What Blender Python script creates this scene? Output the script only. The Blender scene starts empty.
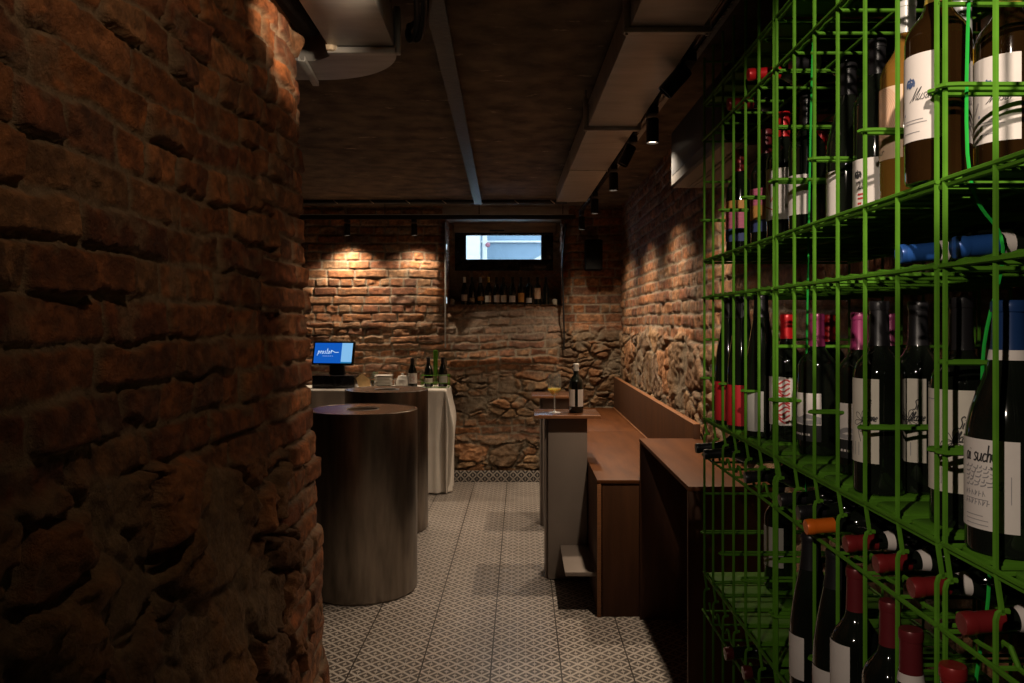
import bpy, bmesh, math, random
import numpy as np
from mathutils import Vector, Matrix

random.seed(7)
C = bpy.context.scene.collection
PI = math.pi
F = 796.0            # focal length in pixels of the 1024 px frame
CAMZ = 1.55
SK = -0.019          # the ceiling runs (ducts, beam, track) are turned about 1 degree against the walls

# ------------------------------------------------------------------ helpers
class G:
    """collects shapes and links them as ONE mesh object"""
    def __init__(self):
        self.v = []; self.f = []
    def add(self, vs, fs):
        o = len(self.v)
        self.v += [tuple(p) for p in vs]
        self.f += [tuple(i + o for i in q) for q in fs]
        return self
    def bm(self, bm, M=None):
        bm.verts.ensure_lookup_table()
        vs = [(M @ v.co if M else v.co.copy()) for v in bm.verts]
        for i, v in enumerate(bm.verts): v.index = i
        self.add(vs, [[v.index for v in f.verts] for f in bm.faces])
        bm.free(); return self
    def box(self, x0, x1, y0, y1, z0, z1, bev=0.0, seg=2, M=None):
        b = bmesh.new(); bmesh.ops.create_cube(b, size=1)
        sx, sy, sz = x1 - x0, y1 - y0, z1 - z0
        for v in b.verts:
            v.co = Vector((v.co.x * sx + (x0 + x1) / 2, v.co.y * sy + (y0 + y1) / 2, v.co.z * sz + (z0 + z1) / 2))
        if bev > 0:
            bev = min(bev, sx * .45, sy * .45, sz * .45)
            bmesh.ops.bevel(b, geom=list(b.edges), offset=bev, segments=seg, affect='EDGES', profile=.5)
        return self.bm(b, M)
    def tube(self, pts, r, n=8, closed=False, cap=True):
        P = [Vector(p) for p in pts]; m = len(P)
        rs = r if isinstance(r, (list, tuple)) else [r] * m
        T = []
        for i in range(m):
            if closed: t = P[(i + 1) % m] - P[i - 1]
            else: t = P[min(i + 1, m - 1)] - P[max(i - 1, 0)]
            T.append(t.normalized() if t.length > 1e-9 else Vector((0, 0, 1)))
        up = Vector((0, 0, 1)) if abs(T[0].z) < .9 else Vector((1, 0, 0))
        u = (up - T[0] * up.dot(T[0])).normalized()
        vs = []; fs = []
        for i in range(m):
            u = (u - T[i] * u.dot(T[i]))
            u = u.normalized() if u.length > 1e-6 else T[i].orthogonal().normalized()
            w = T[i].cross(u)
            for k in range(n):
                a = 2 * PI * k / n
                vs.append(P[i] + (u * math.cos(a) + w * math.sin(a)) * rs[i])
        for i in range(m if closed else m - 1):
            j = (i + 1) % m
            for k in range(n):
                l = (k + 1) % n
                fs.append((i * n + k, i * n + l, j * n + l, j * n + k))
        if not closed and cap:
            fs.append(tuple(reversed(range(n)))); fs.append(tuple((m - 1) * n + k for k in range(n)))
        return self.add(vs, fs)
    def lathe(self, prof, n=24, M=None):
        vs = []; fs = []; idx = []
        for r, z in prof:
            if r < 1e-6:
                idx.append([len(vs)]); vs.append(Vector((0, 0, z)))
            else:
                idx.append(list(range(len(vs), len(vs) + n)))
                vs += [Vector((r * math.cos(2 * PI * k / n), r * math.sin(2 * PI * k / n), z)) for k in range(n)]
        for a, b in zip(idx[:-1], idx[1:]):
            for k in range(n):
                l = (k + 1) % n
                if len(a) == 1 and len(b) == 1: continue
                if len(a) == 1: fs.append((a[0], b[l], b[k]))
                elif len(b) == 1: fs.append((a[k], a[l], b[0]))
                else: fs.append((a[k], a[l], b[l], b[k]))
        if M: vs = [M @ v for v in vs]
        return self.add(vs, fs)
    def prism(self, pts, d, M=None):
        """pts: outline (x,y); extruded from z=0 to z=d"""
        n = len(pts)
        vs = [Vector((x, y, 0)) for x, y in pts] + [Vector((x, y, d)) for x, y in pts]
        fs = [tuple(reversed(range(n))), tuple(range(n, 2 * n))]
        fs += [(i, (i + 1) % n, n + (i + 1) % n, n + i) for i in range(n)]
        if M: vs = [M @ v for v in vs]
        return self.add(vs, fs)
    def mesh(self, name, smooth=True, ang=38):
        me = bpy.data.meshes.new(name)
        me.from_pydata([tuple(v) for v in self.v], [], self.f)
        if smooth:
            me.polygons.foreach_set('use_smooth', [True] * len(me.polygons))
            me.set_sharp_from_angle(angle=math.radians(ang))
        me.update()
        return me
    def build(self, name, mat, parent=None, loc=None, smooth=True, ang=38):
        me = self.mesh(name, smooth, ang)
        me.materials.append(mat)
        o = bpy.data.objects.new(name, me); C.objects.link(o)
        if parent: o.parent = parent
        if loc is not None: o.location = loc
        return o

def tag(o, label, cat, group=None):
    o['label'] = label; o['category'] = cat
    if group: o['group'] = group
    return o
def empty(name, loc, label, cat, group=None, rz=0):
    o = bpy.data.objects.new(name, None); C.objects.link(o)
    o.empty_display_size = .05
    o.location = loc; o.rotation_euler = (0, 0, rz)
    return tag(o, label, cat, group)
def struct(o):
    o['kind'] = 'structure'; return o
def copy_tree(o, parent=None):
    c = o.copy(); C.objects.link(c); c.parent = parent
    for ch in o.children: copy_tree(ch, c)
    return c
def smooth_pts(pts, k=6):
    P = [Vector(p) for p in pts]
    if len(P) < 3: return P
    out = []
    for i in range(len(P) - 1):
        p0 = P[max(i - 1, 0)]; p1 = P[i]; p2 = P[i + 1]; p3 = P[min(i + 2, len(P) - 1)]
        for j in range(k):
            t = j / k
            out.append(.5 * ((2 * p1) + (p2 - p0) * t + (2 * p0 - 5 * p1 + 4 * p2 - p3) * t * t + (3 * p1 - p0 - 3 * p2 + p3) * t ** 3))
    out.append(P[-1]); return out

# ------------------------------------------------------------------ materials
def mat(name, col, rough=.5, metal=0.0, noise=0.0, nscale=8.0, bump=0.0, bscale=60.0, coat=0.0, trans=0.0,
        emit=None, estr=0.0, stretch=(1, 1, 1), spec=.5, ior=1.45, col2=None):
    m = bpy.data.materials.new(name); m.use_nodes = True
    nt = m.node_tree; b = nt.nodes['Principled BSDF']
    b.inputs['Base Color'].default_value = (*col, 1); b.inputs['Roughness'].default_value = rough
    b.inputs['Metallic'].default_value = metal; b.inputs['Coat Weight'].default_value = coat
    b.inputs['Coat Roughness'].default_value = .05
    b.inputs['Transmission Weight'].default_value = trans; b.inputs['IOR'].default_value = ior
    b.inputs['Specular IOR Level'].default_value = spec
    if emit:
        b.inputs['Emission Color'].default_value = (*emit, 1); b.inputs['Emission Strength'].default_value = estr
    if noise > 0 or bump > 0:
        tc = nt.nodes.new('ShaderNodeTexCoord'); mp = nt.nodes.new('ShaderNodeMapping')
        mp.inputs['Scale'].default_value = stretch
        nt.links.new(tc.outputs['Object'], mp.inputs['Vector'])
    if noise > 0:
        n = nt.nodes.new('ShaderNodeTexNoise'); n.inputs['Scale'].default_value = nscale; n.inputs['Detail'].default_value = 5
        nt.links.new(mp.outputs['Vector'], n.inputs['Vector'])
        r = nt.nodes.new('ShaderNodeValToRGB')
        c2 = col2 if col2 else tuple(min(1, c * (1 + noise)) for c in col)
        c1 = col if col2 else tuple(c * (1 - noise) for c in col)
        r.color_ramp.elements[0].position = .3; r.color_ramp.elements[1].position = .7
        r.color_ramp.elements[0].color = (*c1, 1); r.color_ramp.elements[1].color = (*c2, 1)
        nt.links.new(n.outputs['Fac'], r.inputs['Fac']); nt.links.new(r.outputs['Color'], b.inputs['Base Color'])
    if bump > 0:
        n2 = nt.nodes.new('ShaderNodeTexNoise'); n2.inputs['Scale'].default_value = bscale; n2.inputs['Detail'].default_value = 6
        nt.links.new(mp.outputs['Vector'], n2.inputs['Vector'])
        bp = nt.nodes.new('ShaderNodeBump'); bp.inputs['Strength'].default_value = bump; bp.inputs['Distance'].default_value = .01
        nt.links.new(n2.outputs['Fac'], bp.inputs['Height']); nt.links.new(bp.outputs['Normal'], b.inputs['Normal'])
    return m

def masonry_mat(name):
    m = bpy.data.materials.new(name); m.use_nodes = True
    nt = m.node_tree; b = nt.nodes['Principled BSDF']
    a = nt.nodes.new('ShaderNodeAttribute'); a.attribute_name = 'Col'
    tc = nt.nodes.new('ShaderNodeTexCoord')
    n = nt.nodes.new('ShaderNodeTexNoise'); n.inputs['Scale'].default_value = 38; n.inputs['Detail'].default_value = 8; n.inputs['Roughness'].default_value = .68
    nt.links.new(tc.outputs['Object'], n.inputs['Vector'])
    r = nt.nodes.new('ShaderNodeValToRGB')
    r.color_ramp.elements[0].position = .28; r.color_ramp.elements[1].position = .74
    r.color_ramp.elements[0].color = (.42, .40, .38, 1); r.color_ramp.elements[1].color = (1.25, 1.25, 1.25, 1)
    nt.links.new(n.outputs['Fac'], r.inputs['Fac'])
    mx = nt.nodes.new('ShaderNodeMix'); mx.data_type = 'RGBA'; mx.blend_type = 'MULTIPLY'; mx.inputs['Factor'].default_value = .9
    nt.links.new(a.outputs['Color'], mx.inputs['A']); nt.links.new(r.outputs['Color'], mx.inputs['B'])
    nt.links.new(mx.outputs['Result'], b.inputs['Base Color'])
    n2 = nt.nodes.new('ShaderNodeTexNoise'); n2.inputs['Scale'].default_value = 95; n2.inputs['Detail'].default_value = 8; n2.inputs['Roughness'].default_value = .7
    nt.links.new(tc.outputs['Object'], n2.inputs['Vector'])
    bp = nt.nodes.new('ShaderNodeBump'); bp.inputs['Strength'].default_value = 1.0; bp.inputs['Distance'].default_value = .012
    nt.links.new(n2.outputs['Fac'], bp.inputs['Height']); nt.links.new(bp.outputs['Normal'], b.inputs['Normal'])
    b.inputs['Roughness'].default_value = .62
    b.inputs['Specular IOR Level'].default_value = .35
    return m

def tile_mat(name, cell, ox, oy, tw, tl, light, dark, grout, gw=.0034, axes=('X', 'Y')):
    """encaustic-look tile: a lattice of light lines, dark lozenges and small light hearts; joints every tw by tl"""
    m = bpy.data.materials.new(name); m.use_nodes = True
    nt = m.node_tree; b = nt.nodes['Principled BSDF']; L = nt.links
    tc = nt.nodes.new('ShaderNodeTexCoord'); sp = nt.nodes.new('ShaderNodeSeparateXYZ')
    L.new(tc.outputs['Object'], sp.inputs[0])
    def mth(op, a, c=None, d=None):
        n = nt.nodes.new('ShaderNodeMath'); n.operation = op
        for i, x in enumerate((a, c, d)):
            if x is None: continue
            if isinstance(x, (int, float)): n.inputs[i].default_value = x
            else: L.new(x, n.inputs[i])
        return n.outputs[0]
    U = mth('SUBTRACT', sp.outputs[axes[0]], ox); V = mth('SUBTRACT', sp.outputs[axes[1]], oy)
    def tri(x, p):   # 0 at the cell's middle .. .5 at its border
        f = mth('FRACT', mth('DIVIDE', x, p)); return mth('ABSOLUTE', mth('SUBTRACT', f, .5))
    u = tri(U, cell); v = tri(V, cell)
    d = mth('ADD', u, v)                                # 0 heart .. 1 corner heart
    e = mth('ABSOLUTE', mth('SUBTRACT', d, .5))         # 0 on the lattice lines, .5 in the hearts
    lines = mth('LESS_THAN', e, .105)
    heart = mth('GREATER_THAN', e, .36)
    # short light bars that cut each dark ring in two
    u2 = mth('MINIMUM', u, mth('SUBTRACT', .5, u))
    bar = mth('LESS_THAN', u2, .014)
    pat = mth('MINIMUM', mth('ADD', mth('ADD', lines, heart), bar), 1.0)
    gu = mth('GREATER_THAN', tri(U, tw), .5 - gw / tw)
    gv = mth('GREATER_THAN', tri(V, tl), .5 - gw * .45 / tl)
    gr = mth('MAXIMUM', gu, gv)
    n = nt.nodes.new('ShaderNodeTexNoise'); n.inputs['Scale'].default_value = 2.2; n.inputs['Detail'].default_value = 6
    L.new(tc.outputs['Object'], n.inputs['Vector'])
    m1 = nt.nodes.new('ShaderNodeMix'); m1.data_type = 'RGBA'
    m1.inputs['A'].default_value = (*dark, 1); m1.inputs['B'].default_value = (*light, 1); L.new(pat, m1.inputs['Factor'])
    m2 = nt.nodes.new('ShaderNodeMix'); m2.data_type = 'RGBA'
    L.new(gr, m2.inputs['Factor']); L.new(m1.outputs['Result'], m2.inputs['A']); m2.inputs['B'].default_value = (*grout, 1)
    hs = nt.nodes.new('ShaderNodeMix'); hs.data_type = 'RGBA'; hs.blend_type = 'MULTIPLY'; hs.inputs['Factor'].default_value = .5
    rp = nt.nodes.new('ShaderNodeValToRGB'); rp.color_ramp.elements[0].color = (.6, .58, .55, 1); rp.color_ramp.elements[0].position = .3
    rp.color_ramp.elements[1].position = .7
    L.new(n.outputs['Fac'], rp.inputs['Fac']); L.new(m2.outputs['Result'], hs.inputs['A']); L.new(rp.outputs['Color'], hs.inputs['B'])
    L.new(hs.outputs['Result'], b.inputs['Base Color'])
    b.inputs['Roughness'].default_value = .38
    bp = nt.nodes.new('ShaderNodeBump'); bp.inputs['Strength'].default_value = .4; bp.inputs['Distance'].default_value = .003
    inv = mth('SUBTRACT', 1.0, gr); L.new(inv, bp.inputs['Height']); L.new(bp.outputs['Normal'], b.inputs['Normal'])
    return m

def glass_mat(name, col, rough=.06, glint=0.0):
    m = bpy.data.materials.new(name); m.use_nodes = True
    nt = m.node_tree; nt.nodes.remove(nt.nodes['Principled BSDF']); out = nt.nodes['Material Output']
    t = nt.nodes.new('ShaderNodeBsdfTransparent'); t.inputs['Color'].default_value = (*col, 1)
    g = nt.nodes.new('ShaderNodeBsdfGlossy'); g.inputs['Roughness'].default_value = rough
    lw = nt.nodes.new('ShaderNodeLayerWeight'); lw.inputs['Blend'].default_value = .5
    pw = nt.nodes.new('ShaderNodeMath'); pw.operation = 'POWER'; pw.inputs[1].default_value = 3.0
    nt.links.new(lw.outputs['Facing'], pw.inputs[0])
    fr = nt.nodes.new('ShaderNodeMath'); fr.operation = 'MULTIPLY_ADD'; fr.inputs[1].default_value = .85; fr.inputs[2].default_value = .12
    nt.links.new(pw.outputs[0], fr.inputs[0])
    mx = nt.nodes.new('ShaderNodeMixShader')
    nt.links.new(fr.outputs[0], mx.inputs[0]); nt.links.new(t.outputs[0], mx.inputs[1]); nt.links.new(g.outputs[0], mx.inputs[2])
    if glint > 0:  # white diffuse stands in for bright refraction in clear glass
        df = nt.nodes.new('ShaderNodeBsdfDiffuse'); df.inputs['Color'].default_value = (.85, .86, .84, 1)
        m2 = nt.nodes.new('ShaderNodeMixShader'); m2.inputs[0].default_value = glint
        nt.links.new(mx.outputs[0], m2.inputs[1]); nt.links.new(df.outputs[0], m2.inputs[2]); mx = m2
    nt.links.new(mx.outputs[0], out.inputs['Surface'])
    return m

M_mason = masonry_mat('old_masonry')
M_green = mat('green_powder_coat', (.090, .245, .018), .6, 0, .12, 30, spec=.12)
M_black = mat('black_paint', (.012, .012, .013), .45, 0, .3, 20)
M_foam = mat('matte_black', (.010, .010, .010), .95, 0, .3, 30, .3, 80, spec=.08)
M_blackg = mat('black_gloss', (.01, .01, .012), .25, 0, .3, 20)
M_char = mat('charcoal_plastic', (.028, .027, .027), .45, 0, .15, 12)
M_steel = mat('dark_raw_steel', (.225, .19, .158), .34, 1.0, .35, 3.0, .05, 40, stretch=(6, 6, 1.0))
M_steeltop = mat('dark_steel_top', (.33, .23, .17), .27, .65, .3, 4.0, .04, 40)
M_galv = mat('galvanised_sheet', (.40, .385, .37), .45, .5, .15, 5, .06, 12, stretch=(1, 4, 1))
M_galvd = mat('galvanised_angle', (.46, .46, .45), .45, .3, .2, 12)
M_ped = mat('grey_sheet_metal', (.235, .195, .172), .5, .12, .10, 3, .03, 20)
M_wood = mat('stained_plywood', (.080, .0245, .0058), .55, 0, .35, 3.5, .05, 30, stretch=(6, .7, 6), col2=(.128, .043, .0105), spec=.25)
M_wood_shade = mat('stained_plywood_shaded', (.055, .021, .008), .6, 0, .35, 3.5, .05, 30, stretch=(6, 6, .7), col2=(.085, .033, .012), spec=.3)  # plywood copy for vertical faces, their shade darkened into the colour
M_top = mat('oiled_plywood_top', (.055, .020, .0075), .27, 0, .35, 3.5, .03, 30, stretch=(6, .7, 6), col2=(.095, .036, .013))
M_edge = mat('plywood_edge', (.26, .11, .045), .5, 0, .3, 40, stretch=(1, 1, 8))
M_lintel = mat('old_lintel_timber', (.27, .19, .125), .75, 0, .5, 5, .3, 40, stretch=(.6, 4, 4))
M_ceil = mat('old_sooty_plaster', (.052, .038, .026), .85, 0, .55, 7, .5, 30, col2=(.20, .145, .092), stretch=(1, 1, 1))
def flakes(m, col, scale, lo, hi, stretch):
    """pale flakes of old paint scattered on a surface"""
    nt = m.node_tree; b = nt.nodes['Principled BSDF']; src = b.inputs['Base Color'].links[0].from_socket
    tc = nt.nodes.new('ShaderNodeTexCoord'); mp = nt.nodes.new('ShaderNodeMapping'); mp.inputs['Scale'].default_value = stretch
    n = nt.nodes.new('ShaderNodeTexNoise'); n.inputs['Scale'].default_value = scale; n.inputs['Detail'].default_value = 7; n.inputs['Roughness'].default_value = .65
    r = nt.nodes.new('ShaderNodeValToRGB'); r.color_ramp.elements[0].position = lo; r.color_ramp.elements[1].position = hi
    mx = nt.nodes.new('ShaderNodeMix'); mx.data_type = 'RGBA'; mx.inputs['B'].default_value = (*col, 1)
    nt.links.new(tc.outputs['Object'], mp.inputs['Vector']); nt.links.new(mp.outputs['Vector'], n.inputs['Vector']); nt.links.new(n.outputs['Fac'], r.inputs['Fac'])
    nt.links.new(r.outputs['Color'], mx.inputs['Factor']); nt.links.new(src, mx.inputs['A']); nt.links.new(mx.outputs['Result'], b.inputs['Base Color'])
flakes(M_ceil, (.42, .33, .24), 6.0, .64, .70, (.8, 2.2, 1))
M_beam = mat('painted_steel_beam', (.035, .033, .033), .38, .4, .3, 10, .2, 40)
M_plain = mat('dark_plaster', (.13, .10, .075), .85, 0, .3, 4, .4, 20)
M_cloth = mat('white_linen', (.78, .73, .67), .85, 0, .05, 8, .12, 260)
M_white = mat('white_ceramic', (.8, .78, .74), .25, 0, .04, 20, coat=.4)
M_paper = mat('label_paper', (.74, .67, .63), .7, 0, .04, 40)
M_paperw = mat('label_paper_cream', (.70, .64, .55), .7, 0, .05, 40)
M_glassd = mat('dark_bottle_glass', (.008, .010, .007), .07, 0, .4, 8, coat=.5)
M_glassb = mat('brown_bottle_glass', (.028, .0125, .0035), .06, 0, .3, 6, trans=.35, coat=.5)
M_wine = mat('orange_wine_glass', (.62, .29, .055), .05, 0, .15, 6, trans=.55, coat=.3)
M_gold = mat('golden_wine_glass', (.72, .42, .04), .05, 0, .12, 6, trans=.45, coat=.3)
M_lens = mat('lamp_lens', (.9, .85, .78), .4, 0, .05, 30, emit=(1.0, .80, .58), estr=9.0)
M_clear = glass_mat('clear_glass', (.97, .98, .97), .06, .05)
M_stem = glass_mat('clear_glass_stem', (.97, .98, .97), .08, .38)
M_pane = glass_mat('window_pane', (.96, .98, 1.0), .01)
M_whitewine = mat('white_wine', (.90, .64, .27), .06, 0, .05, 6, trans=.30, coat=.3)
M_ink = mat('label_ink', (.03, .028, .03), .7, 0, .2, 60)
M_inkg = mat('label_ink_grey', (.33, .31, .32), .7, 0, .2, 60)
M_inkb = mat('label_ink_blue', (.07, .11, .24), .7, 0, .2, 60)
M_inkr = mat('label_ink_red', (.5, .05, .05), .7, 0, .2, 60)
M_inko = mat('label_ink_orange', (.72, .36, .20), .7, 0, .2, 60)
M_inkp = mat('label_ink_rose', (.60, .33, .33), .7, 0, .2, 60)
_b = M_whitewine.node_tree.nodes['Principled BSDF']; _b.inputs['Transmission Weight'].default_value = 0; _b.inputs['Subsurface Weight'].default_value = 1.0
_b.inputs['Subsurface Radius'].default_value = (1, .8, .4); _b.inputs['Subsurface Scale'].default_value = .06
M_kraft = mat('kraft_card', (.85, .60, .30), .8, 0, .15, 20)
M_leaf = mat('dark_green_leaf', (.03, .085, .03), .5, 0, .4, 20)
M_cork = mat('pale_stone_chip', (.55, .48, .38), .85, 0, .3, 20, .3, 50)
M_zip = mat('green_cable_sheath', (.02, .42, .05), .4, 0, .1, 20)
_caps = {}
def cap_mat(c):
    cols = {'red': (.62, .015, .02), 'dark red': (.30, .022, .022), 'shaded_red': (.22, .016, .018), 'pink': (.25, .028, .105), 'blue': (.02, .085, .32), 'navy': (.012, .04, .14),  # the darker reds carry the shade on dim capsules in their colour
            'black': (.016, .015, .017), 'grey': (.50, .50, .50), 'white': (.82, .80, .76), 'orange': (.80, .16, .012),
            'gold': (.62, .42, .08), 'bordeaux': (.14, .016, .02)}
    if c not in _caps:
        _caps[c] = mat('capsule_' + c.replace(' ', '_'), cols[c], .34, .15, .12, 20, coat=.15)
    return _caps[c]
_labs = {}
def lab_mat(c):
    cols = {'red': (.55, .02, .025), 'orange': (.62, .30, .08), 'grey': (.42, .40, .37), 'peach': (.85, .60, .42), 'black': (.02, .02, .02), 'dim': (.45, .42, .38)}
    if c == 'white': return M_paper
    if c == 'cream': return M_paperw
    if c not in _labs: _labs[c] = mat('label_' + c, cols[c], .7, 0, .08, 30)
    return _labs[c]

# ------------------------------------------------------------------ numpy noise + masonry relief
def h2(ix, iy, seed):
    ix = np.asarray(ix).astype(np.int64); iy = np.asarray(iy).astype(np.int64)
    n = (ix * 374761393 + iy * 668265263 + seed * 974634777) & 0xffffffff
    n = ((n ^ (n >> 13)) * 1274126177) & 0xffffffff
    n = ((n ^ (n >> 16)) * 2246822519) & 0xffffffff
    n = n ^ (n >> 15)
    return (n & 0xffffff) / float(0x1000000)
def vn(x, y, seed):
    ix = np.floor(x); iy = np.floor(y); fx = x - ix; fy = y - iy
    fx = fx * fx * (3 - 2 * fx); fy = fy * fy * (3 - 2 * fy)
    a = h2(ix, iy, seed); b = h2(ix + 1, iy, seed); c = h2(ix, iy + 1, seed); d = h2(ix + 1, iy + 1, seed)
    return (a * (1 - fx) + b * fx) * (1 - fy) + (c * (1 - fx) + d * fx) * fy
def fbm(x, y, seed, o=4):
    s = 0; a = .5; t = 0
    for i in range(o):
        s = s + a * vn(x * 2 ** i, y * 2 ** i, seed + i * 17); t += a; a *= .55
    return s / t
def sstep(a, b, x):
    t = np.clip((x - a) / (b - a), 0, 1); return t * t * (3 - 2 * t)
BRICKS = np.array((.99, 1.01, 1.02)) * np.array([(.30, .125, .055), (.36, .165, .075), (.25, .095, .045), (.40, .20, .10), (.33, .135, .05), (.22, .10, .055), (.38, .155, .065), (.34, .19, .10)])
STONES = np.array((1.12, .96, .82)) * np.array([(.27, .19, .115), (.20, .145, .095), (.33, .235, .145), (.24, .15, .085), (.17, .13, .095), (.30, .17, .09)])

def bricks(U, V, seed, h=.083, Ls=.265, rough=1.0, wobble=1.0, jw=.0065):
    u = U + wobble * (.012 * (vn(U * 3, V * 5, seed) - .5) + .010 * (vn(U * 14, V * 14, seed + 3) - .5))
    v = V + wobble * (.022 * (vn(U * 1.6, V * 2, seed + 5) - .5) + .010 * (vn(U * 11, V * 16, seed + 7) - .5))
    row = np.floor(v / h); fv = v / h - row
    header = (np.mod(row, 3) == 1)
    L = np.where(header, Ls * .5, Ls)
    f = (u + h2(row, row * 0 + 9, seed) * Ls) / L; k = np.floor(f)
    j = lambda kk: .34 * (h2(kk, row, seed + 11) - .5)
    k = np.where(f < k + j(k), k - 1, np.where(f >= k + 1 + j(k + 1), k + 1, k))
    a = f - (k + j(k)); b = (k + 1 + j(k + 1)) - f
    du = np.minimum(a, b) * L; dv = np.minimum(fv, 1 - fv) * h
    r = .014
    q = np.minimum(np.minimum(du, dv), np.where((du < r) & (dv < r), r - np.sqrt((r - np.minimum(du, r)) ** 2 + (r - np.minimum(dv, r)) ** 2), 1))
    q = q + .006 * rough * (fbm(U * 55, V * 55, seed + 21, 3) - .5)
    t = sstep(jw * .55, jw * .55 + .0085, q)
    idr = h2(k, row, seed + 31); idg = h2(k, row, seed + 37)
    tilt = (h2(k, row, seed + 41) - .5) * (a / (a + b) - .5) + (h2(k, row, seed + 43) - .5) * (fv - .5)
    face = .006 + .014 * rough * (idr - .35) + .014 * rough * tilt + .012 * rough * (fbm(U * 16, V * 22, seed + 51, 4) - .5)
    face = face - .018 * rough * sstep(.62, .8, fbm(U * 7 + idr * 9, V * 9, seed + 53, 3)) * (idg > .45)
    mort = -.004 + .010 * (fbm(U * 24, V * 24, seed + 61, 4) - .5)
    H = mort * (1 - t) + np.maximum(face, mort) * t
    ci = (idg * len(BRICKS)).astype(int) % len(BRICKS)
    col = BRICKS[ci] * (.72 + .5 * h2(k, row, seed + 71))[..., None]
    col = col * (.80 + .45 * (fbm(U * 12, V * 30, seed + 81, 4))[..., None])
    col = col * (.62 + .76 * sstep(.3, .75, fbm(U * 30, V * 40, seed + 83, 4)))[..., None]
    mc = np.array((.33, .275, .205)) * (.75 + .4 * fbm(U * 9, V * 9, seed + 91, 3))[..., None]
    smear = sstep(.60, .75, fbm(U * 9, V * 14, seed + 93, 4)) * .55
    tt = (t * (1 - smear))[..., None]
    return H, mc * (1 - tt) + col * tt

def stones(U, V, seed, sx=.30, sy=.19, amp=1.0, det=1.0, small=.45):
    """random rubble: angular stones of mixed size in rough mortar"""
    wx = .10 * (fbm(U * 6, V * 6, seed, 4) - .5) + .035 * det * (fbm(U * 26, V * 26, seed + 1, 3) - .5)
    wy = .07 * (fbm(U * 6, V * 6, seed + 2, 4) - .5) + .030 * det * (fbm(U * 26, V * 26, seed + 3, 3) - .5)
    def cells(scale, sd):
        u = (U + wx) / (sx * scale); v = (V + wy) / (sy * scale)
        iu = np.floor(u); iv = np.floor(v)
        F1 = np.full(u.shape, 9.); F2 = np.full(u.shape, 9.); ku = iu * 0; kv = iv * 0; pu = iu * 0; pv = iv * 0
        for du in (-1, 0, 1):
            for dv in (-1, 0, 1):
                cu = iu + du; cv = iv + dv
                x = cu + .08 + .84 * h2(cu, cv, sd + 5); y = cv + .08 + .84 * h2(cu, cv, sd + 6)
                d = np.maximum(np.abs(u - x) * .9, np.abs(v - y)) * .55 + .45 * (np.abs(u - x) + np.abs(v - y)) * .7 - .25 * h2(cu, cv, sd + 7)
                n1 = d < F1
                F2 = np.where(n1, F1, np.minimum(F2, d))
                ku = np.where(n1, cu, ku); kv = np.where(n1, cv, kv); pu = np.where(n1, u - x, pu); pv = np.where(n1, v - y, pv)
                F1 = np.where(n1, d, F1)
        return F2 - F1, ku, kv, pu, pv
    e1, ku, kv, pu, pv = cells(1.0, seed)
    e2, lu, lv, qu, qv = cells(.47, seed + 400)
    sm = (h2(ku, kv, seed + 9) < small)            # some large cells break up into small stones
    e = np.where(sm, np.minimum(e1 * 1.6, e2 * .8), e1)
    ku = np.where(sm, lu + 1000, ku); kv = np.where(sm, lv, kv); pu = np.where(sm, qu * .5, pu); pv = np.where(sm, qv * .5, pv)
    e = e + .10 * (fbm(U * 34, V * 34, seed + 8, 3) - .5)
    t = sstep(.02, .11, e); dome = sstep(.02, .22, e)
    idr = h2(ku, kv, seed + 31)
    tilt = (h2(ku, kv, seed + 33) - .5) * pu + (h2(ku, kv, seed + 35) - .5) * pv
    rid = np.abs(fbm(U * 7 + idr * 31, V * 11, seed + 39, 4) - .5) * 2
    rid2 = np.abs(fbm(U * 19 + idr * 31, V * 27, seed + 40, 4) - .5) * 2
    face = .000 + .026 * idr + .050 * tilt + .008 * dome + .036 * det * rid + .020 * det * rid2
    mort = -.006 + .030 * (fbm(U * 12, V * 12, seed + 61, 5) - .5)
    fill = sstep(.50, .66, fbm(U * 4.5, V * 4.5, seed + 63, 4))       # mortar smeared over whole patches
    t = t * (1 - .75 * fill)
    H = (mort * (1 - t) + face * t + .012 * fill) * amp
    ci = (h2(ku, kv, seed + 71) * len(STONES)).astype(int) % len(STONES)
    col = STONES[ci] * (.70 + .55 * h2(ku, kv, seed + 73))[..., None] * (.5 + 1.0 * fbm(U * 18, V * 18, seed + 75, 5))[..., None]
    mc = np.array((.30, .245, .175)) * (.5 + .8 * fbm(U * 12, V * 12, seed + 77, 4))[..., None]
    tt = t[..., None]
    return H, mc * (1 - tt) + col * tt

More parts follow.
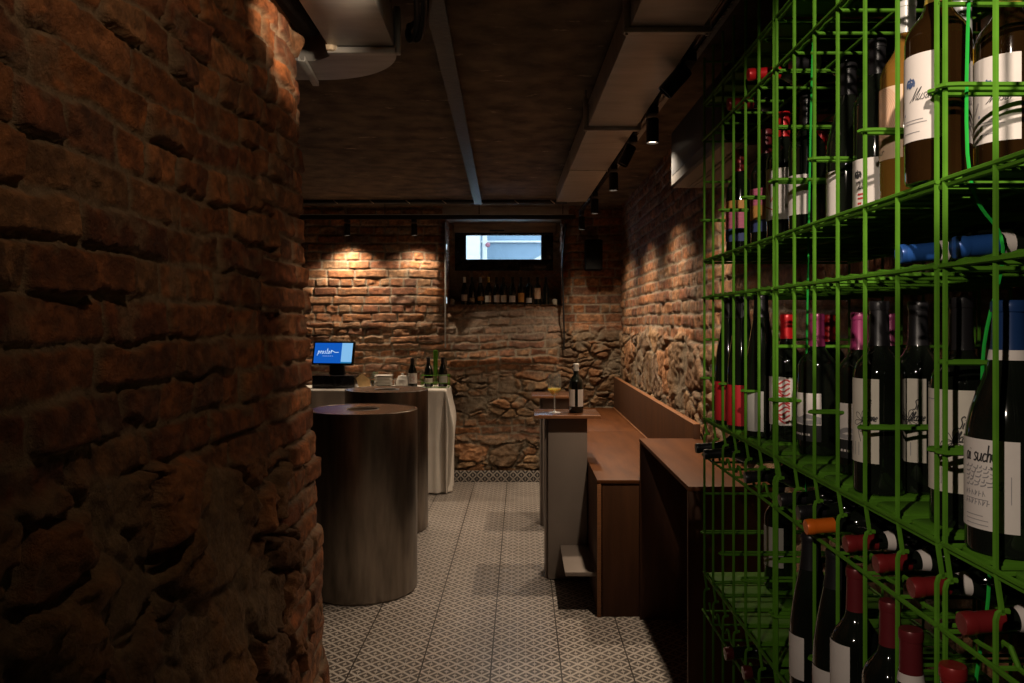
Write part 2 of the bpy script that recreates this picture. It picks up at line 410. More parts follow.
def relief(name, us, vs, func, place, keep=None):
    """a masonry face: grid (us x vs), func(U,V)->(height, colour), place(U,V,H)->xyz"""
    U, V = np.meshgrid(us, vs); H, col = func(U, V)
    P = place(U, V, H)
    ny, nx = U.shape
    me = bpy.data.meshes.new(name)
    idx = np.arange(nx * ny).reshape(ny, nx)
    q = np.stack([idx[:-1, :-1], idx[:-1, 1:], idx[1:, 1:], idx[1:, :-1]], -1).reshape(-1, 4)
    if keep is not None:
        uc = .25 * (U[:-1, :-1] + U[:-1, 1:] + U[1:, 1:] + U[1:, :-1]); vc = .25 * (V[:-1, :-1] + V[:-1, 1:] + V[1:, 1:] + V[1:, :-1])
        q = q[keep(uc, vc).reshape(-1)]
    me.vertices.add(nx * ny); me.vertices.foreach_set('co', P.reshape(-1).astype(np.float32))
    me.loops.add(len(q) * 4); me.loops.foreach_set('vertex_index', q.reshape(-1).astype(np.int32))
    me.polygons.add(len(q)); me.polygons.foreach_set('loop_start', (np.arange(len(q)) * 4).astype(np.int32))
    me.update(calc_edges=True)
    me.polygons.foreach_set('use_smooth', np.ones(len(q), dtype=bool))
    at = me.color_attributes.new('Col', 'FLOAT_COLOR', 'POINT')
    c4 = np.concatenate([np.clip(col, 0, 1), np.ones(col.shape[:2] + (1,))], -1)
    at.data.foreach_set('color', c4.reshape(-1).astype(np.float32))
    me.materials.append(M_mason)
    o = bpy.data.objects.new(name, me); C.objects.link(o)
    return struct(o)

CEIL = 2.68
RIGHT = .985
BACK = 7.78

# ---- left foreground wall: rubble below, brick above, brick quoin at its free end, rounded corner, return to the left
A0 = np.array((-.86, -1.95)); A1 = np.array((-.80, 2.62)); RC = .16
la = np.linalg.norm(A1 - A0); da = (A1 - A0) / la; na = np.array((da[1], -da[0]))      # normal towards +X
cc = A1 - na * RC
arc = RC * PI / 2
def left_place(U, V, H):
    u = U
    px = np.empty(u.shape); py = np.empty(u.shape); nx = np.empty(u.shape); ny = np.empty(u.shape)
    s = u < la
    px[s] = A0[0] + da[0] * u[s]; py[s] = A0[1] + da[1] * u[s]; nx[s] = na[0]; ny[s] = na[1]
    c = (u >= la) & (u < la + arc)
    th = (u[c] - la) / RC
    nx[c] = na[0] * np.cos(th) + da[0] * np.sin(th); ny[c] = na[1] * np.cos(th) + da[1] * np.sin(th)
    px[c] = cc[0] + RC * nx[c]; py[c] = cc[1] + RC * ny[c]
    e = u >= la + arc
    px[e] = cc[0] + RC * da[0] - na[0] * (u[e] - la - arc); py[e] = cc[1] + RC * da[1] - na[1] * (u[e] - la - arc)
    nx[e] = da[0]; ny[e] = da[1]
    batter = .020 + .150 * np.clip(1 - V / CEIL, 0, 1) ** 1.2
    big = .05 * (fbm(U * 1.3, V * 1.1, 400, 3) - .5)
    d = H + batter + big
    return np.stack([px + nx * d, py + ny * d, V], -1)
def left_func(U, V):
    hb, cb = bricks(U, V, 11, h=.084, Ls=.28, rough=1.7, wobble=2.0, jw=.006)
    cb = cb * (.62 + .5 * fbm(U * 3, V * 3, 12, 4))[..., None]
    hq, cq = bricks(U, V, 17, h=.079, Ls=.25, rough=1.3, wobble=1.2, jw=.008)
    hs, cs = stones(U, V, 23, .44, .30, amp=1.2, det=.7, small=.4)
    line = 1.26 + .12 * (vn(U * 1.7, U * 0, 29) - .5) + .10 * (fbm(U * 6, V * 6, 31, 3) - .5) + .06 * (la - U - 1)
    k = sstep(-.015, .015, V - line)
    hb2 = hs * (1 - k) + hb * k; cb2 = cs * (1 - k)[..., None] + cb * k[..., None]
    ql = la - .30 + .07 * (np.mod(np.floor(V / .158), 2) - .5) * 2 + .03 * (fbm(U * 8, V * 8, 35, 2) - .5)
    kq = sstep(-.01, .01, U - ql)
    cb2 = cb2 * np.array((1.22, .93, .70))
    H = hb2 * (1 - kq) + (hq + .014) * kq
    col = cb2 * (1 - kq)[..., None] + cq * kq[..., None] * np.array((1.25, 1.0, .85))
    # crumbled top corner and foot
    H = H + .045 * sstep(.45, .7, fbm(U * 4, V * 4, 37, 3)) * sstep(2.1, 2.6, V) + .05 * sstep(.5, .1, V) * (fbm(U * 7, V * 7, 39, 3) - .4)
    return H, col
us = np.concatenate([np.linspace(0, 2.4, 90), np.linspace(2.405, la, int((la - 2.405) / .005)), np.linspace(la + .004, la + arc + .1, 110), np.linspace(la + arc + .12, la + arc + 1.95, 90)])
relief('wall_left', us, np.linspace(0, CEIL + .04, 505), left_func, left_place)

# ---- right wall: brick above, protruding rubble below
def right_func(U, V):
    hb, cb = bricks(U, V, 51, h=.080, Ls=.24, rough=.9)
    hs, cs = stones(U, V, 57, .38, .27, amp=.72, det=.95, small=.35)
    line = 1.44 + .10 * (vn(U * 1.9, U * 0, 59) - .5) + .12 * (fbm(U * 6, V * 6, 61, 3) - .5)
    k = sstep(-.02, .02, V - line)
    H = (hs + .004) * (1 - k) + hb * k
    return np.clip(H, -.02, .042), cs * 1.15 * (1 - k)[..., None] + cb * k[..., None]
relief('wall_right', np.concatenate([np.linspace(-1.95, .5, 60), np.linspace(.51, 2.6, 190), np.linspace(2.61, BACK + .08, 560)]), np.linspace(0, CEIL + .05, 275), right_func,
       lambda U, V, H: np.stack([RIGHT - H, U, V], -1))

# ---- back wall with the window niche
NX0, NX1, NZ0, NZ1 = -.735, .405, 1.725, 2.565
NB = 8.16
def back_depth(U, V):
    inx = sstep(NX0 - .10, NX0 + .06, U) * sstep(NX1 + .12, NX1 - .02, U)
    # below the niche: rubble that leans back up to the bottle ledge and juts out at its foot
    t = sstep(1.24, 1.70, V)
    d = inx * (-.015 - .10 * t)
    foot = np.exp(-((V - 1.19) / .07) ** 2) * sstep(NX0 - .02, NX0 + .2, U) * sstep(.28, .05, U) * .05
    return d + foot
def back_func(U, V):
    hb, cb = bricks(U, V, 71, h=.086, Ls=.255, rough=.8, wobble=.9)
    hr, cr = bricks(U, V, 73, h=.075, Ls=.30, rough=2.0, wobble=2.4, jw=.010)
    hs, cs = stones(U, V, 77, .36, .17, amp=1.2, det=.7)
    inx = sstep(NX0 - .03, NX0 + .03, U + .10 * (fbm(U * 4, V * 4, 80, 3) - .5)) * sstep(NX1 + .03, NX1 - .03, U)
    # left of the niche the courses get ragged below 1.9 m; under the niche rough courses, rubble below ~1.1 m
    rough = np.maximum(sstep(1.15, .95, V + .15 * (fbm(U * 5, V * 5, 79, 3) - .5)) * 1.0, 0)
    kr = np.maximum(inx * sstep(1.8, 1.6, V), sstep(1.62, 1.45, V + .1 * (fbm(U * 4, V * 4, 81, 2) - .5)) * .9)
    H = hb * (1 - kr) + hr * kr; col = cb * (1 - kr)[..., None] + cr * kr[..., None]
    rightlow = sstep(.33, .42, U + .1 * (fbm(U * 6, V * 6, 83, 3) - .5)) * sstep(1.52, 1.42, V)
    ks = np.maximum(rough * sstep(-1.0, -.8, U), rightlow)
    band = np.exp(-((V - .50) / .10) ** 4) * (1 - rightlow)            # a brick band low down
    ks = ks * (1 - .9 * band)
    H = H * (1 - ks) + hs * ks; col = col * (1 - ks)[..., None] + cs * ks[..., None]
    grey = (inx * sstep(1.25, 1.5, V) * sstep(1.8, 1.6, V))[..., None]
    col = col * (1 - .6 * grey) + np.array((.36, .295, .235)) * .6 * grey * (.6 + .7 * fbm(U * 14, V * 20, 85, 4))[..., None]
    H = np.clip(H, -.03, .06)
    return H, col
def back_place(U, V, H):
    return np.stack([U, BACK - H - back_depth(U, V), V], -1)
relief('wall_back', np.linspace(-2.75, RIGHT + .03, 420), np.linspace(0, CEIL + .05, 335), back_func, back_place,
       keep=lambda u, v: ~((u > NX0) & (u < NX1) & (v > NZ0) & (v < NZ1)))
def jamb_func(seed): return lambda U, V: bricks(U, V, seed, h=.086, Ls=.22, rough=.7)
ys = np.linspace(BACK - .02, NB + .02, 50)
relief('wall_niche_left', ys, np.linspace(NZ0 - .02, NZ1, 90), jamb_func(91), lambda U, V, H: np.stack([NX0 + .0 + H, U, V], -1))
relief('wall_niche_right', ys, np.linspace(NZ0 - .02, NZ1, 90), jamb_func(93), lambda U, V, H: np.stack([NX1 - H, U, V], -1))
WX0, WX1, WZ0, WZ1 = -.675, .328, 2.075, 2.462
def nb_func(U, V):
    h, c = stones(U, V, 97, .25, .16, amp=.5); return h, c * 1.5
relief('wall_niche_back', np.linspace(NX0 - .02, NX1 + .02, 115), np.linspace(NZ0 - .03, NZ1 + .02, 90), nb_func, lambda U, V, H: np.stack([U, NB - H, V], -1),
       keep=lambda u, v: ~((u > WX0 + .01) & (u < WX1 - .01) & (v > WZ0 + .01) & (v < WZ1 - .01)))
# ledge and lintel of the niche
def ledge_func(U, V):
    h, c = stones(U, V, 99, .2, .12, amp=.35); return np.minimum(h, .008), c
relief('wall_niche_sill', np.linspace(NX0 - .02, NX1 + .02, 115), np.linspace(BACK + .085, NB + .02, 45), ledge_func, lambda U, V, H: np.stack([U, V, NZ0 - .010 + H], -1),)
struct(G().box(NX0 - .08, NX1 + .08, BACK + .035, NB + .06, NZ1 + .002, CEIL + .02, .004).build('trim_1', mat('pale_lintel_plaster', (.42, .40, .38), .6, 0, .2, 6, .3, 30)))
struct(G().box(WX0 - .01, WX1 + .03, NB - .045, NB + .02, WZ1 + .002, NZ1 + .001, .004).build('trim_2', M_lintel))

struct(G().box(-3.0, NX0 - .035, 7.87, 8.22, -.02, 2.85).build('wall_back_core', M_plain))
struct(G().box(NX1 + .035, 1.2, 7.87, 8.22, -.02, 2.85).build('wall_back_core', M_plain))
struct(G().box(NX0 - .034, NX1 + .034, 7.97, 8.22, -.02, NZ0 - .035).build('wall_back_core', M_plain))
struct(G().box(1.02, 1.2, -1.95, 7.86, -.02, 2.85).build('wall_right_core', M_plain))
# ---- floor, ceiling, remaining enclosure
M_floor = tile_mat('patterned_floor_tile', .0782, -.1344, 3.646, .3128, .6256, (.56, .50, .455), (.115, .098, .088), (.035, .028, .024))
M_base = tile_mat('patterned_skirting_tile', .0782, -.1344 + .02, .03, .3128, 10, (.42, .38, .34), (.035, .032, .035), (.05, .05, .05), axes=('X', 'Z'))
struct(G().add([(-2.9, -1.9, 0), (1.1, -1.9, 0), (1.1, 8.3, 0), (-2.9, 8.3, 0)], [(0, 1, 2, 3)]).build('floor', M_floor, smooth=False))
def ceil_func(U, V):
    H = .012 * (fbm(U * 2.2, V * 2.2, 201, 4) - .5) + .006 * (fbm(U * 12, V * 12, 203, 4) - .5)
    bd = np.mod(V, .93) / .93
    H = H + .006 * (np.exp(-((bd - .5) / .012) ** 2))
    return H, np.ones(U.shape + (3,)) * .1
co = relief('ceiling', np.linspace(-2.9, 1.1, 170), np.linspace(-1.9, 8.2, 420), ceil_func, lambda U, V, H: np.stack([U, V, CEIL + H], -1))
co.data.materials[0] = M_ceil
struct(G().box(-3, 1.2, -1.95, -1.85, -.02, CEIL + .1).build('wall_front', M_plain))
struct(G().box(-2.85, -2.72, 2.5, 8.3, -.02, CEIL + .1).build('wall_side', M_plain))
struct(G().box(-3.0, 1.3, -2.0, 8.14, CEIL + .03, CEIL + .2).build('ceiling_slab', M_plain))
# skirting tiles
bb = G(); bb.box(-2.7, .42, BACK - .075, BACK - .055, 0, .108, .002)
struct(bb.build('baseboard_back', M_base))

# ------------------------------------------------------------------ window, and the street outside
w1 = bpy.data.objects.new('window_1', None); C.objects.link(w1); w1.location = (0, NB - .03, 0); w1['kind'] = 'structure'
PX0, PX1, PZ0, PZ1 = -.562, .205, 2.19, 2.437
fr = G()
for (a, b, c, d) in ((WX0, WX1, WZ0, PZ0), (WX0, WX1, PZ1, WZ1), (WX0, PX0, PZ0, PZ1), (PX1, WX1, PZ0, PZ1)):
    fr.box(a, b, 0, .06, c, d, .003)
fr.box(WX0, WX1, -.012, 0, WZ0, WZ0 + .02, .003)
fr.box(PX0 - .012, PX1 + .012, -.004, .03, PZ0 - .012, PZ0, .002)
fr.build('window_frame', M_blackg, w1)
G().box(PX0 - .01, PX1 + .01, .03, .036, PZ0 - .01, PZ1 + .01).build('window_pane', M_pane, w1)
hd = G(); hd.box(-.32, -.17, -.02, -.004, WZ1 + .012, WZ1 + .028, .004); hd.box(-.27, -.23, -.012, .0, WZ1 - .02, WZ1 + .02, .003)
hd.build('window_handle', M_black, w1)

M_owall = mat('outside_render', (.20, .27, .33), .9, 0, .12, 1.5)
M_owhite = mat('outside_white', (.62, .60, .56), .9, 0, .03, 2)
ob = empty('street_wall', (0, 11.2, 1.2), 'pale blue wall with white ledge outside, seen through high window', 'wall')
G().box(-2.6, 3.2, 0, .3, .2, 2.0, .01).build('wall_panel', M_owall, ob)
G().box(-.62, 3.2, -.05, .02, 1.465, 1.49, .004).build('ledge', M_owhite, ob)
G().prism([(.13, 1.2), (.32, 1.2), (.32, 1.31)], .07, Matrix.Translation((0, .02, 0)) @ Matrix.Rotation(PI / 2, 4, 'X')).build('bracket', M_owhite, ob)
pl = empty('white_pillar', (-.75, 10.6, 1.2), 'bright white pillar outside, at left edge of high window', 'pillar')
G().box(-.4, .197, 0, .3, 0, 2.0, .01).build('shaft', M_owhite, pl)
ps = empty('signpost', (-.49, 10.7, 1.2), 'slim white post with a red lamp, outside high window', 'post')
G().box(-.03, .033, 0, .06, 0, 1.95, .01).build('post', M_owhite, ps)
G().lathe([(0, 0), (.03, .005), (.033, .02), (.02, .034), (0, .036)], 16, Matrix.Translation((.045, .0, 1.385)) @ Matrix.Rotation(PI / 2, 4, 'X')).build('lamp', mat('red_plastic', (.28, .10, .13), .4, 0, .1, 10), ps)
struct(G().box(-6, 6, 8.6, 16, 1.0, 1.2, 0).build('ground_outside', mat('outside_paving', (.55, .57, .6), .9, 0, .2, 3)))

wd = bpy.data.worlds.new('World'); bpy.context.scene.world = wd; wd.use_nodes = True
bg = wd.node_tree.nodes['Background']; bg.inputs['Color'].default_value = (.62, .82, 1.0, 1); bg.inputs['Strength'].default_value = 5.0

# ------------------------------------------------------------------ things under the ceiling
def sx(x0, y): return x0 + SK * y
b = G()
for (za, zb, w) in ((2.612, 2.624, .034), (2.624, 2.70, .006)):
    n = len(b.v); y0, y1 = -1.8, 7.2
    xs0 = -.231 - .0217 * y0; xs1 = -.231 - .0217 * y1
    vs = [(xs0 - w, y0, za), (xs0 + w, y0, za), (xs1 + w, y1, za), (xs1 - w, y1, za), (xs0 - w, y0, zb), (xs0 + w, y0, zb), (xs1 + w, y1, zb), (xs1 - w, y1, zb)]
    b.add(vs, [(0, 3, 2, 1), (4, 5, 6, 7), (0, 1, 5, 4), (1, 2, 6, 5), (2, 3, 7, 6), (3, 0, 4, 7)])
struct(b.build('trim_3', M_beam, smooth=False))

def skew(): return Matrix(((1, SK, 0, 0), (0, 1, 0, 0), (0, 0, 1, 0), (0, 0, 0, 1)))
# right duct: three sheet sections with flanged joints
dz0, dz1 = 2.50, 2.62
d = empty('ventilation_duct', (0, 0, 0), 'long rectangular metal duct running along ceiling beside the spotlight track', 'duct')
K = skew()
for (ya, yb) in ((-1.7, 2.56), (2.575, 3.87), (3.885, 4.99), (5.0, 6.27)):
    g = G(); g.box(.40, .636, ya, yb, dz0, dz1, .004, M=K)
    ny = int((yb - ya) / .3)
    g.build('duct_section', M_galv, d)
for y in (2.567, 3.878):
    g = G(); g.box(.378, .658, y - .012, y + .012, dz0 - .02, dz0 - .002, .003, M=K); g.box(.378, .398, y - .012, y + .012, dz0 - .002, dz1 + .02, .003, M=K)
    g.box(.638, .658, y - .012, y + .012, dz0 - .002, dz1 + .02, .003, M=K)
    for xx in (.388, .648): g.tube([(xx + SK * y, y, dz0 - .026), (xx + SK * y, y, CEIL)], .005, 8)
    g.build('flange', M_galvd, d)
g = G(); g.box(.396, .64, 4.985, 5.005, dz0 - .004, dz1 + .002, .001, M=K); g.box(.395, .641, 6.255, 6.275, dz0 - .004, dz1 + .003, .001, M=K); g.build('seam', M_galvd, d)

# left duct with its elbow turning to the left
ld = empty('duct_with_elbow', (0, 0, 0), 'short metal duct with rounded elbow turning left, beside brick wall top', 'duct')
xl, xr, ye = -.612, -.385, 2.77
G().box(xl, xr, -1.6, ye - .03, dz0, dz1, .004, M=K).build('duct_section', M_galv, ld)
g = G(); g.box(xl - .004, xr + .012, ye - .028, ye + .004, dz0 - .022, dz0 - .001, .003, M=K); g.box(xr, xr + .02, ye - .028, ye + .004, dz0 - .022, dz1 + .02, .003, M=K)
g.build('flange', M_galvd, ld)
Ri, Ro = .115, .342
cx, cy = sx(xr, ye) - Ro, ye
out = [(cx + Ro * math.cos(a), cy + Ro * math.sin(a)) for a in np.linspace(0, PI / 2, 28)]
inn = [(cx + Ri * math.cos(a), cy + Ri * math.sin(a)) for a in np.linspace(PI / 2, 0, 20)]
G().prism(out + [(cx - .7, cy + Ro), (cx - .7, cy + Ri)] + inn, dz1 - dz0, Matrix.Translation((0, 0, dz0 - .004))).build('elbow', M_galv, ld, ang=30)
bk = G(); bk.box(xl - .008 + SK * ye, xl + .03 + SK * ye, ye - .045, ye + .01, dz0 - .018, dz0 + .05, .012); bk.build('foam_gasket', mat('cream_foam', (.55, .45, .33), .9, 0, .4, 60, .5, 80), ld)
hb = empty('duct_hanger', (-.793, 2.985, 2.476), 'slanting perforated steel strip under elbow of left duct', 'bracket')
g = G(); Mh = Matrix.Rotation(math.radians(5), 4, 'Z')
g.box(-.012, .012, -.16, .14, 0, .003, .001, M=Mh); g.box(-.012, -.009, -.16, .14, 0, .018, .001, M=Mh); g.box(.009, .012, -.16, .14, 0, .018, .001, M=Mh)
g.build('strip', M_galvd, hb)
bx = G(); bx.box(-.700, -.622, -1.2, 2.70, 2.512, 2.67, .02, M=K)  # black box added to fill the dark void beside the duct
tag(bx.build('dark_gap_box', M_foam), 'black box added in the dark gap between brick wall and metal duct under ceiling', 'duct')

cab = empty('cable_bundle', (0, 0, 0), 'bundle of black cables hanging under ceiling right of the left duct', 'cable')
for i, (dx, sag, r) in enumerate(((0, 0, .010), (.026, .008, .008), (.05, -.004, .007), (.035, .02, .006))):
    pts = [(-.335 + dx, -1.2, 2.655), (-.33 + dx, .6, 2.65), (-.325 + dx, 1.6, 2.645 - sag), (-.335 + dx, 2.45, 2.62 - sag), (-.36 + dx * .6, 2.74, 2.565 - sag), (-.39 + dx * .4, 2.80, 2.54), (-.41, 2.88, 2.60 + sag), (-.40, 2.96, 2.66)]
    G().tube(smooth_pts(pts, 8), r, 8).build('cable', M_black, cab)

# spotlight track along the right side
X_T = .676
def tx(y): return X_T + SK * y
tr = empty('track_rail', (0, 0, 0), 'black spotlight track running along ceiling between duct and brick wall', 'track')
g = G(); g.box(X_T - .018, X_T + .018, -1.5, 7.2, 2.533, 2.566, .003, M=K); g.box(X_T - .012, X_T + .012, -1.5, 7.2, 2.526, 2.533, .001, M=K)
g.build('rail', M_blackg, tr)
for y in (1.9, 3.3, 4.7, 6.1): G().tube([(tx(y), y, 2.56), (tx(y), y, CEIL)], .004, 8).build('hanger', M_black, tr)
# perforated cable tray
ct = empty('cable_tray', (0, 0, 0), 'perforated metal cable tray above spotlight track on the right', 'cable tray')
g = G(); X0 = X_T + .012; P = .03
xs = [X0, X0 + .014, X0 + .024, X0 + .038, X0 + .048, X0 + .062, X0 + .072, X0 + .086]
y = .8; vs = []; ylist = []
while y < 5.6:
    ylist += [y, y + .012]; y += P
for yy in ylist:
    for xx in xs: vs.append((xx + SK * yy, yy, 2.615))
fs = []
for i in range(len(ylist) - 1):
    for j in range(7):
        if i % 2 == 0 and j % 2 == 1: continue
        a = i * 8 + j; fs.append((a, a + 1, a + 9, a + 8))
g.add(vs, fs)
g.box(X0 - .002, X0, .8, 5.6, 2.615, 2.655, M=K); g.box(X0 + .086, X0 + .088, .8, 5.6, 2.615, 2.655, M=K)
g.build('tray', M_galv, ct, smooth=False)
G().tube(smooth_pts([(tx(yy) + .05 + .012 * math.sin(yy * 5), yy, 2.63) for yy in np.linspace(.8, 5.6, 14)], 4), .009, 8).build('cable', M_black, ct)

LAMPS = []
def spot(y, label, x=None, tilt=0, rot=0, big=1.0, z=2.529, lit=True, track='spots on the long track'):
    xx = tx(y) if x is None else x
    o = empty('track_spotlight', (xx, y, z), label, 'spotlight', track)
    G().box(-.020, .020, -.055 * big, .055 * big, -.030, 0, .003).build('adapter', M_black, o)
    M = Matrix.Translation((0, 0, -.03)) @ Matrix.Rotation(rot, 4, 'Z') @ Matrix.Rotation(tilt, 4, 'X')
    r = .029 * big; L = .112 * big
    s = G(); s.tube([(0, 0, -.026), (0, 0, .006)], .008, 8); s.build('stem', M_black, o)
    M2 = M @ Matrix.Translation((0, 0, -.012))
    h = G(); h.lathe([(0, 0), (r * .9, 0), (r, -.004), (r, -L), (r * .90, -L), (r * .86, -L + .010), (0, -L + .012)], 24, M2); h.build('lamp_head', M_black, o)
    G().lathe([(r * .855, -L + .0085), (r * .5, -L + .007), (0, -L + .0065)], 24, M2).build('lens', M_lens if lit else M_char, o)
    p = o.matrix_basis @ (M2 @ Vector((0, 0, -L - .004))); d = ((Matrix.Translation(o.location) @ M2).to_3x3() @ Vector((0, 0, -1)))
    LAMPS.append((Matrix.Translation(o.location) @ (M2 @ Vector((0, 0, -L - .006))), d, lit))
    return o
spot(3.67, 'lit spotlight on long track, nearest of the straight ones, by the air conditioner')
spot(5.0, 'lit straight spotlight on long track, second from the air conditioner')
spot(6.06, 'lit straight spotlight on long track, third from the air conditioner')
spot(7.1, 'lit straight spotlight at far end of the long track, beside black speaker')
spot(4.25, 'tilted black spotlight on long track between two straight lit ones', tilt=math.radians(26), rot=math.radians(95), lit=False)
spot(2.95, 'large tilted black spotlight on long track nearest the camera', tilt=math.radians(42), rot=math.radians(80), big=1.05, lit=False)

# track and conduit across the back wall
YT = 7.60
bt = empty('wall_washer_track', (0, YT, 2.53), 'black lighting track running across top of back wall', 'track')
G().box(-2.7, .52, -.018, .018, 0, .040, .003).build('rail', M_black, bt)
G().box(-2.7, .50, -.024, -.018, .040, .047, .001).build('rail_lip', M_galvd, bt)
for xx in (-2.2, -1.3, -.4, .4): G().tube([(xx, 0, .03), (xx, 0, .15)], .004, 8).build('hanger', M_black, bt)
cb = empty('cable_conduit', (0, 7.28, 2.648), 'fat black cable conduit with pale ties across ceiling at back', 'conduit')
G().tube([(-2.7, 0, 0), (-1, .0, .002), (.42, 0, 0)], .021, 12).build('conduit', M_black, cb)
for i in range(8):
    xx = -2.02 + i * .33
    G().tube([(xx - .02, -.023, .012), (xx, -.025, -.004), (xx + .018, -.018, -.017)], .004, 6).build('cable_tie', M_cork, cb)
spot(YT, 'lit spotlight on back-wall track, left of the pair over white cloth table', x=-1.66, z=2.53, track='spots on the back-wall track')
spot(YT, 'lit spotlight on back-wall track, right of the pair, beside window niche', x=-1.02, z=2.53, track='spots on the back-wall track')

# wall speaker, air conditioner
sp = empty('wall_speaker', (.69, 7.60, 2.04), 'black box speaker high on back wall right of window niche', 'speaker')
G().box(-.08, .08, -.09, .06, 0, .29, .012).build('cabinet', M_foam, sp)
G().box(-.07, .07, -.097, -.090, .01, .28, .003).build('grille', M_foam, sp)
G().box(-.03, .03, .06, .16, .11, .17, .004).build('bracket', M_black, sp)
ac = empty('air_conditioner', (.945, 3.2, 2.17), 'dark grey air conditioner on right brick wall behind the green rack', 'air conditioner')
prof = [(0, 0), (-.240, 0), (-.25, .010), (-.25, .25), (-.21, .285), (0, .285)]
Mx = Matrix(((1, 0, 0, 0), (0, 0, 1, -.48), (0, 1, 0, 0), (0, 0, 0, 1)))
G().prism(prof, .96, Mx).build('casing', M_char, ac, ang=25)
G().box(-.252, -.246, -.46, .46, .05, .25, .004).build('front_panel', mat('smoked_panel', (.020, .022, .026), .45, 0, .1, 8, spec=.3), ac)
lv = G(); lv.box(-.155, -.06, -.44, .44, -.006, .0, .002); lv.box(-.052, -.046, -.44, .44, -.008, .0, .001)
lv.build('air_flap', M_char, ac)
sl = G(); sl.box(-.175, -.157, -.44, .44, -.004, .002, .001); sl.build('outlet_slot', M_black, ac)

# cables at the niche
nc = G(); nc.tube(smooth_pts([(NX1 + .03, BACK - .05, 2.50), (NX1 + .012, BACK - .06, 2.3), (NX1 - .0, BACK - .05, 2.12), (NX1 + .004, BACK - .055, 1.8), (NX1 + .012, BACK - .06, 1.5), (NX1 + .012, BACK - .055, 1.28)], 8), .008, 8)
tag(nc.build('hanging_cable', M_black), 'black cable hanging down right edge of the window niche', 'cable')
nl = G(); nl.box(NX0 - .008, NX0 + .006, BACK - .036, BACK - .022, 1.30, 2.52, .003)
tag(nl.build('corner_strip', M_galvd), 'thin metal corner strip at left edge of the window niche', 'strip')

# ------------------------------------------------------------------ furniture
bn = empty('bench', (.40, 4.18, 0), 'long stained plywood wall bench with tall back along right wall', 'bench')
BL = BACK - .07 - 4.18; SH = .72
G().box(0, .50, 0, 1.88, SH - .02, SH, .002).build('seat', M_wood, bn)
G().box(0, .50, 1.886, BL, SH - .02, SH, .002).build('seat', M_wood, bn)
G().box(.004, .024, .004, BL, 0, SH - .021, .002).build('front_panel', M_wood_shade, bn)
G().box(.027, .528, .004, .024, 0, SH - .021, .002).build('end_panel', M_wood_shade, bn)
G().box(0, .020, -.001, .0035, .0, SH - .021, .0005).build('edge_strip', M_edge, bn)
bkr = G().box(.500, .535, -.03, BL, SH - .3, 1.015, .002).build('backrest', M_wood_shade, bn)
G().box(.500, .535, -.03, BL, 1.0155, 1.018, .0005).build('top_edge', M_edge, bkr)
G().box(.490, .499, .3, BL, SH + .001, SH + .006, .001).build('seat_trim', M_edge, bn)

ct2 = empty('side_counter', (.62, 2.95, 0), 'waist-high stained plywood counter against near end of bench', 'counter')
G().box(0, .318, 0, 1.225, .922, .94, .0015).build('top', M_wood, ct2)
G().box(0, .02, 1.2251, 1.2262, .922, .94, .0003).build('edge_strip', M_edge, ct2)
G().box(.0, .318, .001, .022, 0, .921, .002).build('end_panel', M_wood_shade, ct2)
G().box(.0, .318, 1.192, 1.212, 0, .921, .002).build('end_panel', M_wood_shade, ct2)
G().box(.294, .316, .023, 1.190, .5, .921, .002).build('back_panel', M_wood_shade, ct2)

def high_table(y, label):
    t = empty('high_table', (.08, y, 0), label, 'table', 'high tables before the bench')
    tp = G().box(0, .394, .012, .352, .978, .996, .0015).build('tabletop', M_top, t)
    G().box(0, .394, .0, .0115, .978, .996, .001).build('front_edge', M_edge, tp)
    p = G(); p.box(.083, .318, .07, .30, .006, .977, .003); p.build('pedestal', M_ped, t)
    G().box(.066, .0825, .10, .30, .0, .977, .002).build('side_plate', M_ped, t)
    f = G(); f.box(.155, .318, -.47, .069, .205, .211, .001); f.box(.155, .318, -.473, -.469, .196, .218, .001); f.build('footrest', M_ped, t)
    return t
high_table(4.71, 'nearest high table with grey metal pedestal, holding wine glass and bottle')
high_table(5.96, 'farther high table with grey pedestal, half hidden behind the first table')

def drum(x, y, r, h, label):
    o = empty('drum_table', (x, y, 0), label, 'table', 'steel drum tables')
    G().lathe([(0, .0), (r - .012, 0), (r - .012, .014), (r - .001, .014), (r, .016), (r, h - .003), (r - .003, h), (r - .014, h), (r - .015, h - .002)], 96).build('drum', M_steel, o, ang=30)
    G().lathe([(.088, h - .03), (.083, h - .012), (.084, h - .0035), (.086, h - .002), (r - .0155, h - .002)], 96).build('top', M_steeltop, o, ang=30)
    G().lathe([(0, h - .034), (.06, h - .033), (.083, h - .026), (.0875, h - .001), (.092, h + .0005), (.094, h - .0015)], 48).build('recessed_bowl', M_galvd, o, ang=30)
    return o
drum(-.922, 4.645, .315, 1.045, 'brushed steel drum table nearest the brick pillar')
drum(-1.012, 6.0, .31, 1.045, 'brushed steel drum table standing behind the nearest drum')

